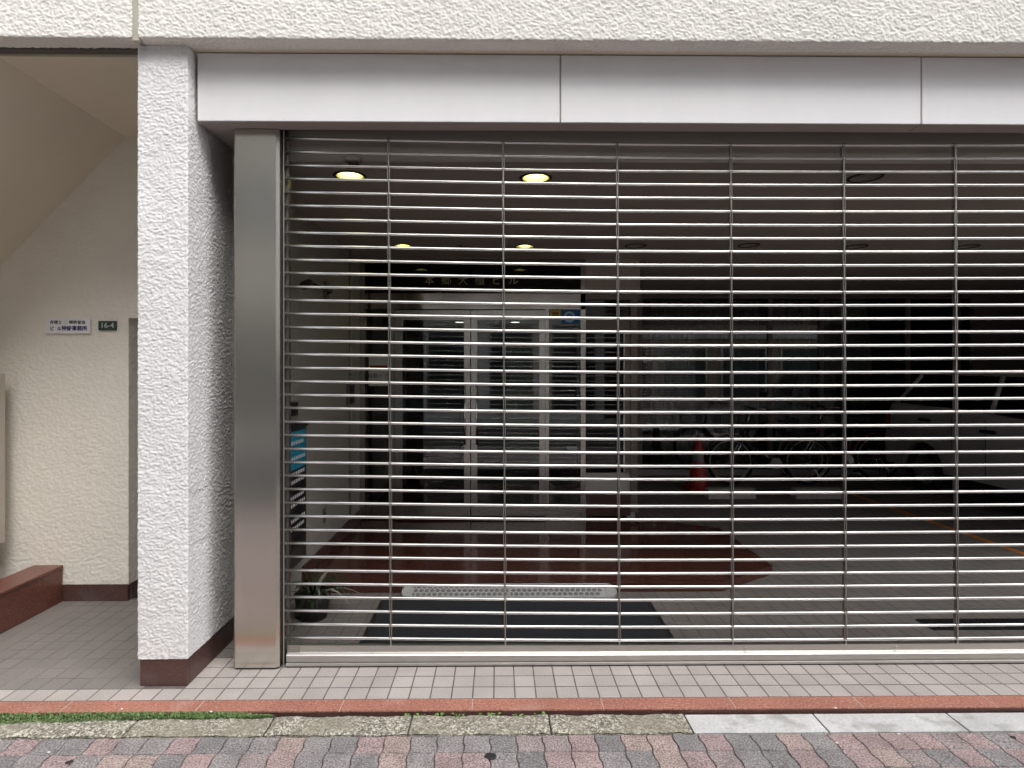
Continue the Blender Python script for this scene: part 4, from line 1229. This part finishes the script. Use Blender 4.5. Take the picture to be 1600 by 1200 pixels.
# traffic cone
cpos = at_z(1091, 764, 0)
cn = thing('traffic_cone', cpos, 'red traffic cone standing left of the parked bicycle', 'traffic cone')
bbox('base', 'cone_red', cn, cpos.x - 0.17, cpos.x + 0.17, cpos.y - 0.17, cpos.y + 0.17, 0.001, 0.03, bev=0.008)
MB().lathe(cpos, [(0.125, 0.03), (0.080, 0.36)], 24).build('body', 'cone_red', cn)
MB().lathe(cpos, [(0.0805, 0.36), (0.066, 0.47)], 24).build('band', 'cone_band', cn)
MB().lathe(cpos, [(0.0655, 0.47), (0.034, 0.66), (0.026, 0.68), (0.0001, 0.68)], 24).build('tip', 'cone_red', cn)

# bicycles (local: front towards -X)
def bicycle(loc, label, m, rz=0, lean=0.0):
    t = thing('bicycle', loc, label, 'bicycle', 'bicycles parked by the windows', rz=0)
    L = Vector(loc); Rw = 0.325; wb = 1.05
    def P(x, y, z):
        return L + Vector((x, y + lean * z, z))
    fx_, rx_ = 0.0, wb
    for x in (fx_, rx_):
        cc = (x, 0, Rw + 0.001)
        whl = MB().tube([P(cc[0] + (Rw - 0.02) * math.cos(2 * math.pi * k / 32), 0, cc[2] + (Rw - 0.02) * math.sin(2 * math.pi * k / 32)) for k in range(32)], 0.020, 8, closed=True).build('tyre', 'tyre', t)
        MB().tube([P(cc[0] + (Rw - 0.048) * math.cos(2 * math.pi * k / 32), 0, cc[2] + (Rw - 0.048) * math.sin(2 * math.pi * k / 32)) for k in range(32)], 0.009, 6, closed=True).build('rim', 'link_metal', whl)
        sp = MB()
        for k in range(16):
            a = 2 * math.pi * k / 16
            sp.tube([P(cc[0], 0.02 * (-1) ** k, cc[2]), P(cc[0] + 0.275 * math.cos(a), 0, cc[2] + 0.275 * math.sin(a))], 0.0012, 4, caps=False)
        sp.build('spokes', 'link_metal', whl)
        MB().tube([P(cc[0], -0.05, cc[2]), P(cc[0], 0.05, cc[2])], 0.02, 10).build('hub', 'chrome', whl)
        fd = MB()
        pts = []
        for k in range(13):
            a = R(30 + 140 * k / 12) if x == fx_ else R(10 + 165 * k / 12)
            pts.append(P(cc[0] + (Rw + 0.022) * math.cos(a), 0, cc[2] + (Rw + 0.022) * math.sin(a)))
        fd.tube(pts, 0.017, 6).build('mudguard', m, t)
    bb_ = (0.60, 0, 0.29); seat = (0.74, 0, 0.74); head = (0.22, 0, 0.80); headl = (0.17, 0, 0.62)
    MB().tube([P(*headl), P(0.40, 0, 0.42), P(*bb_)], 0.019, 10).tube([P(*bb_), P(*seat)], 0.016, 10).tube([P(*head), P(*headl)], 0.02, 10).build('frame', m, t)
    cs = MB()
    for s_ in (-1, 1):
        cs.tube([P(bb_[0], 0.03 * s_, bb_[2]), P(rx_, 0.055 * s_, Rw)], 0.009, 8).tube([P(0.71, 0.02 * s_, 0.66), P(rx_, 0.055 * s_, Rw)], 0.008, 8)
    cs.build('chain_stay', m, t)
    fk = MB()
    for s_ in (-1, 1): fk.tube([P(0.165, 0.03 * s_, 0.62), P(0.10, 0.05 * s_, 0.5), P(0.0, 0.05 * s_, Rw)], 0.010, 8)
    fk.build('fork', 'chrome', t)
    MB().tube([P(*head), P(0.27, 0, 0.98)], 0.012, 8).tube([P(0.46, -0.28, 1.02), P(0.30, -0.24, 1.05), P(0.25, -0.08, 1.0), P(0.25, 0.08, 1.0), P(0.30, 0.24, 1.05), P(0.46, 0.28, 1.02)], 0.011, 8).build('handlebar', 'chrome', t)
    for s_ in (-1, 1): MB().tube([P(0.46, 0.28 * s_, 1.02), P(0.36, 0.258 * s_, 1.037)], 0.016, 8).build('grip', 'black_plastic', t)
    MB().tube([P(*seat), P(0.77, 0, 0.86)], 0.012, 8).build('seat_post', 'chrome', t)
    sdl = MB(); q = P(0.79, 0, 0.885)
    sdl.add([q + Vector(v) for v in ((-0.15, -0.02, 0.0), (-0.15, 0.02, 0), (0.0, 0.06, 0.01), (0.11, 0.10, 0.015), (0.13, 0, 0.02), (0.11, -0.10, 0.015), (0, -0.06, 0.01),
            (-0.14, -0.018, -0.035), (-0.14, 0.018, -0.035), (0.0, 0.045, -0.04), (0.10, 0.085, -0.05), (0.12, 0, -0.055), (0.10, -0.085, -0.05), (0.0, -0.045, -0.04))],
            [(0, 1, 2, 3, 4, 5, 6)] + [(i, (i + 1) % 7, 7 + (i + 1) % 7, 7 + i) for i in range(7)] + [(13, 12, 11, 10, 9, 8, 7)]).build('saddle', 'black_plastic', t)
    # front basket
    bk = MB(); x0, x1, y_, z0, z1 = -0.20, 0.13, 0.17, 0.70, 0.95
    for z in (z0, z0 + 0.08, z0 + 0.165, z1):
        k = 0.8 + 0.2 * (z - z0) / (z1 - z0); xm = (x0 + x1) / 2; hx = (x1 - x0) / 2 * k
        bk.tube([P(xm - hx, -y_ * k, z), P(xm + hx, -y_ * k, z), P(xm + hx, y_ * k, z), P(xm - hx, y_ * k, z)], 0.004, 6, closed=True)
    for k in range(9):
        f = k / 8
        for s_ in (-1, 1): bk.tube([P(-0.167 + 0.264 * f, s_ * y_ * 0.8, z0), P(x0 + (x1 - x0) * f, s_ * y_, z1)], 0.003, 4)
        for xx, xt in ((-0.167, x0), (0.097, x1)): bk.tube([P(xx, y_ * 0.8 * (2 * f - 1), z0), P(xt, y_ * (2 * f - 1), z1)], 0.003, 4)
    bk.build('basket', 'black_metal', t)
    cr = MB().lathe(P(bb_[0], -0.05, bb_[2]), [(0.0001, -0.002), (0.085, -0.002), (0.085, 0.003), (0.0001, 0.003)], 24, 'y', False)
    cr.tube([P(bb_[0], -0.06, bb_[2]), P(bb_[0] + 0.10, -0.07, bb_[2] - 0.13)], 0.009, 6).tube([P(bb_[0], 0.06, bb_[2]), P(bb_[0] - 0.10, 0.07, bb_[2] + 0.13)], 0.009, 6)
    cr.build('crank', 'chrome', t)
    MB().box(L.x + bb_[0] + 0.06, L.x + bb_[0] + 0.14, L.y - 0.16, L.y - 0.075, bb_[2] - 0.145, bb_[2] - 0.12).build('pedal', 'black_plastic', t)
    MB().box(L.x + bb_[0] - 0.14, L.x + bb_[0] - 0.06, L.y + 0.075, L.y + 0.16, bb_[2] + 0.12, bb_[2] + 0.145).build('pedal', 'black_plastic', t)
    MB().tube([P(rx_, -0.05, Rw), P(rx_ + 0.10, -0.10, 0.14), P(rx_ + 0.13, -0.13, 0.006)], 0.008, 6).tube([P(rx_, 0.05, Rw), P(rx_ + 0.10, 0.10, 0.14), P(rx_ + 0.13, 0.13, 0.006)], 0.008, 6).build('kickstand', 'chrome', t)
    MB().box(L.x + 0.80, L.x + 1.16, L.y - 0.07, L.y + 0.07, 0.70, 0.715).tube([P(1.14, 0, 0.70), P(rx_, 0.06, Rw)], 0.006, 6).build('rear_rack', 'black_metal', t)
    return t
w1 = at_z(1141, 758, 0)
bicycle((w1.x, w1.y, 0), 'black city bicycle with front basket parked beside the red cone', 'bike_black')
bicycle((w1.x + 1.15, w1.y + 0.30, 0), 'dark red city bicycle parked between the black bicycle and the car', 'bike_red')

# ------------------------------------------------------------------ car (nose towards the street, left side seen)
XCAR = 5.36; YR = at_z(1425, 770, 0).y        # left flank, rear axle
car = thing('parked_car', (XCAR + 0.8, YR - 1.2, 0), 'silver hatchback parked in the dark at the right of the garage', 'car')
WCAR = 1.62
yr = YR; yf = YR - 2.45
ye, yn = YR + 0.68, yf - 0.75
def arc(cy, r, n=10):       # wheel arch from the front (low y) to the rear
    return [(cy - r * math.cos(math.pi * k / n), 0.30 + r * math.sin(math.pi * k / n)) for k in range(n + 1)]
body = [(yn + 0.04, 0.28)] + arc(yf, 0.35) + arc(yr, 0.35) + [(ye, 0.30), (ye + 0.02, 0.55), (ye - 0.02, 0.98), (ye - 0.10, 1.12), (yr - 0.5, 1.10), (yf + 0.7, 1.02), (yf + 0.1, 0.96), (yn + 0.25, 0.82), (yn + 0.02, 0.68), (yn - 0.02, 0.45)]
body = [(max(min(p[0], ye + 0.02), yn - 0.02), max(p[1], 0.24)) for p in body]
bm = bmesh.new()
n = len(body)
ring = []
for (dx_, k) in ((0.0, 0.0), (WCAR, 0.0)):
    ring.append([bm.verts.new((XCAR + dx_, y, z)) for y, z in body])
bm.faces.new(ring[0]); bm.faces.new(ring[1][::-1])
for i in range(n):
    bm.faces.new((ring[0][i], ring[0][(i + 1) % n], ring[1][(i + 1) % n], ring[1][i]))
bmesh.ops.recalc_face_normals(bm, faces=bm.faces[:])
be = [e for e in bm.edges if abs(e.verts[0].co.x - e.verts[1].co.x) < 1e-4 and min(e.verts[0].co.z, e.verts[1].co.z) > 0.7]
bmesh.ops.bevel(bm, geom=be, offset=0.06, segments=3, affect='EDGES', profile=0.6)
MB().bm(bm).build('body', 'car_paint', car)
# cabin
cab_b = [(yf + 0.35, 1.0), (ye - 0.08, 1.10)]
zr = 1.50
def cabq(y, z, k):
    ins = 0.05 + 0.16 * (z - 1.0) / 0.5
    return (XCAR + (ins if k == 0 else WCAR - ins), y, z)
lo = [(yf + 0.42, 1.0), (ye - 0.10, 1.10)]; hi = [(yf + 1.15, zr - 0.03), (ye - 0.42, zr - 0.01)]
vs = [cabq(*lo[0], 0), cabq(*lo[1], 0), cabq(*lo[1], 1), cabq(*lo[0], 1), cabq(*hi[0], 0), cabq(*hi[1], 0), cabq(*hi[1], 1), cabq(*hi[0], 1)]
MB().add(vs, [(0, 1, 5, 4), (1, 2, 6, 5), (2, 3, 7, 6), (3, 0, 4, 7), (0, 3, 2, 1), (4, 5, 6, 7)]).build('cabin_glass', 'car_glass', car)
for k in (0, 1):
    for (a_, b2) in ((lo[0], hi[0]), (lo[1], hi[1]), ((yr - 0.95, 1.07), (yr - 0.95, zr - 0.02))):
        MB().tube([cabq(*a_, k), cabq(*b2, k)], 0.028, 6).build('pillar_post', 'car_paint', car)
MB().add([cabq(hi[0][0] - 0.02, zr - 0.025, 0), cabq(hi[1][0] + 0.03, zr - 0.005, 0), cabq(hi[1][0] + 0.03, zr - 0.005, 1), cabq(hi[0][0] - 0.02, zr - 0.025, 1),
          (XCAR + 0.27, hi[0][0] + 0.08, zr + 0.03), (XCAR + 0.27, hi[1][0] - 0.05, zr + 0.035), (XCAR + WCAR - 0.27, hi[1][0] - 0.05, zr + 0.035), (XCAR + WCAR - 0.27, hi[0][0] + 0.08, zr + 0.03)],
         [(0, 1, 5, 4), (1, 2, 6, 5), (2, 3, 7, 6), (3, 0, 4, 7), (4, 5, 6, 7), (0, 3, 2, 1)]).build('roof', 'car_paint', car)
for y in (yf, yr):
    for x, s_ in ((XCAR + 0.015, 1), (XCAR + WCAR - 0.015, -1)):
        ty = MB().lathe((x, y, 0.302), [(0.20, 0.0), (0.285, 0.0), (0.300, 0.02 * s_), (0.300, 0.16 * s_), (0.285, 0.18 * s_), (0.20, 0.18 * s_)], 28, 'x').build('tyre', 'tyre', car)
        MB().lathe((x, y, 0.302), [(0.0001, 0.045 * s_), (0.05, 0.03 * s_), (0.17, 0.05 * s_), (0.195, 0.01 * s_), (0.2, 0.04 * s_), (0.2, 0.17 * s_)], 28, 'x').build('rim', 'link_metal', ty)
        MB().lathe((x + 0.06 * s_, y, 0.302), [(0.0001, 0), (0.33, 0), (0.33, 0.20 * s_), (0.0001, 0.20 * s_)], 20, 'x').build('wheel_well', 'black_plastic', car)
for px, py in ((1545, 675), (1446, 656)):
    p = at_x(px, py, XCAR)
    bbox('door_handle', 'black_plastic', car, XCAR - 0.028, XCAR - 0.001, p.y - 0.10, p.y + 0.10, p.z - 0.018, p.z + 0.018, bev=0.006)
for y in (yr - 0.48, yr - 0.95, yf + 0.55):
    box('door_gap', 'black_plastic', car, XCAR - 0.0015, XCAR + 0.002, y - 0.004, y + 0.004, 0.34 if y != yr - 0.48 else 0.62, 1.0)
box('sill_trim', 'black_plastic', car, XCAR - 0.004, XCAR + 0.05, yf + 0.36, yr - 0.36, 0.20, 0.30)
for x0, x1 in ((XCAR - 0.003, XCAR + 0.20), (XCAR + WCAR - 0.20, XCAR + WCAR + 0.003)):
    bbox('tail_light', 'tail_red', car, x0, x1, ye - 0.10, ye + 0.024, 0.74, 1.0, bev=0.02)
    bbox('headlight', 'plate_white', car, x0, x1, yn - 0.012, yn + 0.24, 0.62, 0.76, bev=0.02)
for x in (XCAR - 0.14, XCAR + WCAR + 0.02):
    bbox('mirror', 'car_paint', car, x, x + 0.12, yf + 0.62, yf + 0.74, 0.99, 1.12, bev=0.02)
box('number_plate', 'plate_white', car, XCAR + 0.64, XCAR + 0.97, ye + 0.021, ye + 0.026, 0.60, 0.76)

# ------------------------------------------------------------------ alcove things
YA = Y_ALC - 0.004
a = at_y(70, 521, YA - 0.012); b_ = at_y(140.5, 498, YA - 0.012)
sg = thing('name_plate_sign', ((a.x + b_.x) / 2, YA, a.z), 'white plate with two lines of dark blue lettering on the alcove wall', 'sign')
bbox('plate', 'plate_white', sg, a.x, b_.x, YA - 0.012, YA, a.z, b_.z, bev=0.002)
zc_ = lambda py: at_y(100, py, YA - 0.012).z
xx = lambda px: at_y(px, 510, YA - 0.012).x
yt = YA - 0.0128
text('print', '弁理士', 'print_dark', sg, (xx(87.5), yt, zc_(504)), 0.027, bold=0.0004)
text('print', '特許協会', 'print_dark', sg, (xx(121), yt, zc_(504)), 0.0275, bold=0.0004)
text('print', 'ビ  ル', 'print_dark', sg, (xx(87), yt, zc_(514)), 0.031, bold=0.0006)
text('print', '特許事務所', 'print_navy', sg, (xx(116.5), yt, zc_(513.5)), 0.034, bold=0.0008)
MB().lathe((xx(103), yt, zc_(504)), [(0.008, 0), (0.013, 0), (0.013, 0.0006), (0.008, 0.0006), (0.008, 0)], 18, 'y', False).build('emblem', 'print_emblem', sg)
a = at_y(153.5, 516, YA - 0.008); b_ = at_y(181.5, 501.5, YA - 0.008)
ng = thing('house_number_plate', ((a.x + b_.x) / 2, YA, a.z), 'small dark green house number plate reading 16-4', 'sign')
bbox('plate', 'plate_green', ng, a.x, b_.x, YA - 0.008, YA, a.z, b_.z, bev=0.0015)
text('print', '16-4', 'print_pale', ng, ((a.x + b_.x) / 2, YA - 0.0088, (a.z + b_.z) / 2), 0.050, bold=0.0004)

# beige cabinet at the left edge
YCB = 3.80
xe = at_y(8.5, 700, YCB).x
zt_, zb_ = at_y(4, 584, YCB).z, at_y(8, 847, YCB).z
cb = thing('metal_cabinet', (xe - 0.2, 3.5, 0), 'beige metal cabinet cut by the left edge beyond the granite ledge', 'cabinet')
bbox('case', 'cabinet_beige', cb, xe - 0.42, xe, 3.20, YCB, zb_, zt_, bev=0.004)
box('door', 'cabinet_beige', cb, xe - 0.41, xe - 0.012, 3.191, 3.1995, zb_ + 0.012, zt_ - 0.012)
box('handle', 'black_metal', cb, xe - 0.40, xe - 0.38, 3.175, 3.1905, 1.0, 1.12)
for (x, y) in ((xe - 0.40, 3.23), (xe - 0.05, 3.23), (xe - 0.40, 3.76), (xe - 0.05, 3.76)):
    box('leg', 'black_metal', cb, x, x + 0.03, y - 0.015, y + 0.015, 0.002, zb_ + 0.002)

# ------------------------------------------------------------------ moss, weeds, gum, pebbles
rm_ = np.random.RandomState(3)
mb = MB()
xl, xr_ = -2.75, at_z(432, 1114, ZP).x
for k in range(8500):
    x = rm_.uniform(xl, xr_)
    fade = min(1, (xr_ - x) / 0.25 + 0.15)
    wdt = 0.016 + 0.012 * max(0, min(1, (-1.6 - x) / 0.5))
    y = 2.618 - wdt * 0.75 + rm_.uniform(-wdt, wdt) * fade
    z = ZP + 0.002 + rm_.uniform(0, 0.018) * fade * (1 - ((y - 2.612) / 0.035) ** 2)
    a = rm_.uniform(0, 6.28); L = rm_.uniform(0.003, 0.007)
    d = np.array([math.cos(a), math.sin(a), 0]) * L; s_ = np.array([-math.sin(a), math.cos(a), 0]) * L * 0.5
    up = np.array([0, 0, rm_.uniform(0.002, 0.008)])
    p = np.array([x, y, z])
    mb.add([p - s_, p + s_, p + d * 0.6 + s_ * 0.8 + up, p + d + up * 1.2, p + d * 0.6 - s_ * 0.8 + up], [(0, 1, 2, 3, 4)])
ms = mb.build('moss', 'moss', None, label='bright green strip of moss between the kerb and red granite edging', cat='moss', kind='stuff', recalc=False)
box('moss_bed', 'moss_bed', ms, xl, xr_ - 0.02, 2.5955, 2.6215, ZP - 0.009, ZP + 0.006)
rw = random.Random(9)
wl = ['far left weed sprig in the joint below the red edging', 'weed sprig second from the left in the edging joint', 'weed sprig third from the left in the edging joint', 'weed sprig fourth from the left in the edging joint',
      'weed sprig in the joint, left of the middle pair', 'weed sprig in the joint, right of the middle pair', 'weed sprig in the joint, second from the right', 'weed sprig in the joint farthest right']
for px, L in zip((637, 655, 688, 718, 757, 770, 807, 846), wl):
    p = at_z(px, 1116.5, ZP)
    p.y = 2.613
    t_ = thing('weed', p, L, 'weed', 'weeds in the edging joint')
    for k in range(9):
        a = rw.uniform(0, 6.28); l_ = rw.uniform(0.011, 0.024); up = rw.uniform(0.004, 0.018)
        q = p + Vector((rw.uniform(-0.022, 0.022), rw.uniform(-0.004, 0.003), -0.006))
        d = Vector((math.cos(a), math.sin(a) * 0.4, 0)) * l_; s_ = Vector((-math.sin(a), math.cos(a), 0)) * l_ * 0.35; u = Vector((0, 0, up))
        MB().add([q, q + d * 0.4 + s_ + u, q + d + u * 1.1, q + d * 0.4 - s_ + u], [(0, 1, 2, 3)]).build('leaf', 'weed', t_, recalc=False)
for px, py, r_, L in ((767, 1181, 0.022, 'round black gum spot on the grey paver in the middle'), (108, 1190.5, 0.013, 'small dark gum spot on the pavers at the far left'), (1583, 1151.5, 0.011, 'small dark gum spot on the pavers at the far right')):
    p = at_z(px, py, ZP + 0.002)
    mb = MB(); n = 16
    rr = [r_ * rw.uniform(0.82, 1.12) for _ in range(n)]
    vs = [p + Vector((rr[k] * 1.15 * math.cos(2 * math.pi * k / n), rr[k] * math.sin(2 * math.pi * k / n), -0.001)) for k in range(n)]
    vs += [p + Vector((rr[k] * 0.9 * math.cos(2 * math.pi * k / n), rr[k] * 0.78 * math.sin(2 * math.pi * k / n), 0.0012)) for k in range(n)]
    mb.add(vs, [(k, (k + 1) % n, n + (k + 1) % n, n + k) for k in range(n)] + [tuple(range(n, 2 * n))]).build('gum_spot', 'gum', None, label=L, cat='gum')
for px, py, z, L in ((1404.5, 1147, ZP, 'tiny white pebble on the right pavers'), (1307.5, 1161, ZP, 'tiny white pebble on the pavers below the white kerb'), (1306, 1106, 0.002, 'white pebble on the red edging at right'), (190, 1108, 0.002, 'white pebble on the red edging above the moss'), (76, 1175.5, ZP, 'tiny white pebble on the left pavers'), (330, 1112, 0.0, 'white pebble at the edge of the moss strip')):
    p = at_z(px, py, z + 0.003)
    bm = bmesh.new(); bmesh.ops.create_icosphere(bm, subdivisions=1, radius=0.0055)
    for v in bm.verts:
        v.co = p + Vector((v.co.x * 1.3, v.co.y, v.co.z * 0.7)) * rw.uniform(0.8, 1.15)
    MB().bm(bm).build('pebble', 'pebble', None, label=L, cat='pebble', group='scattered pebbles')
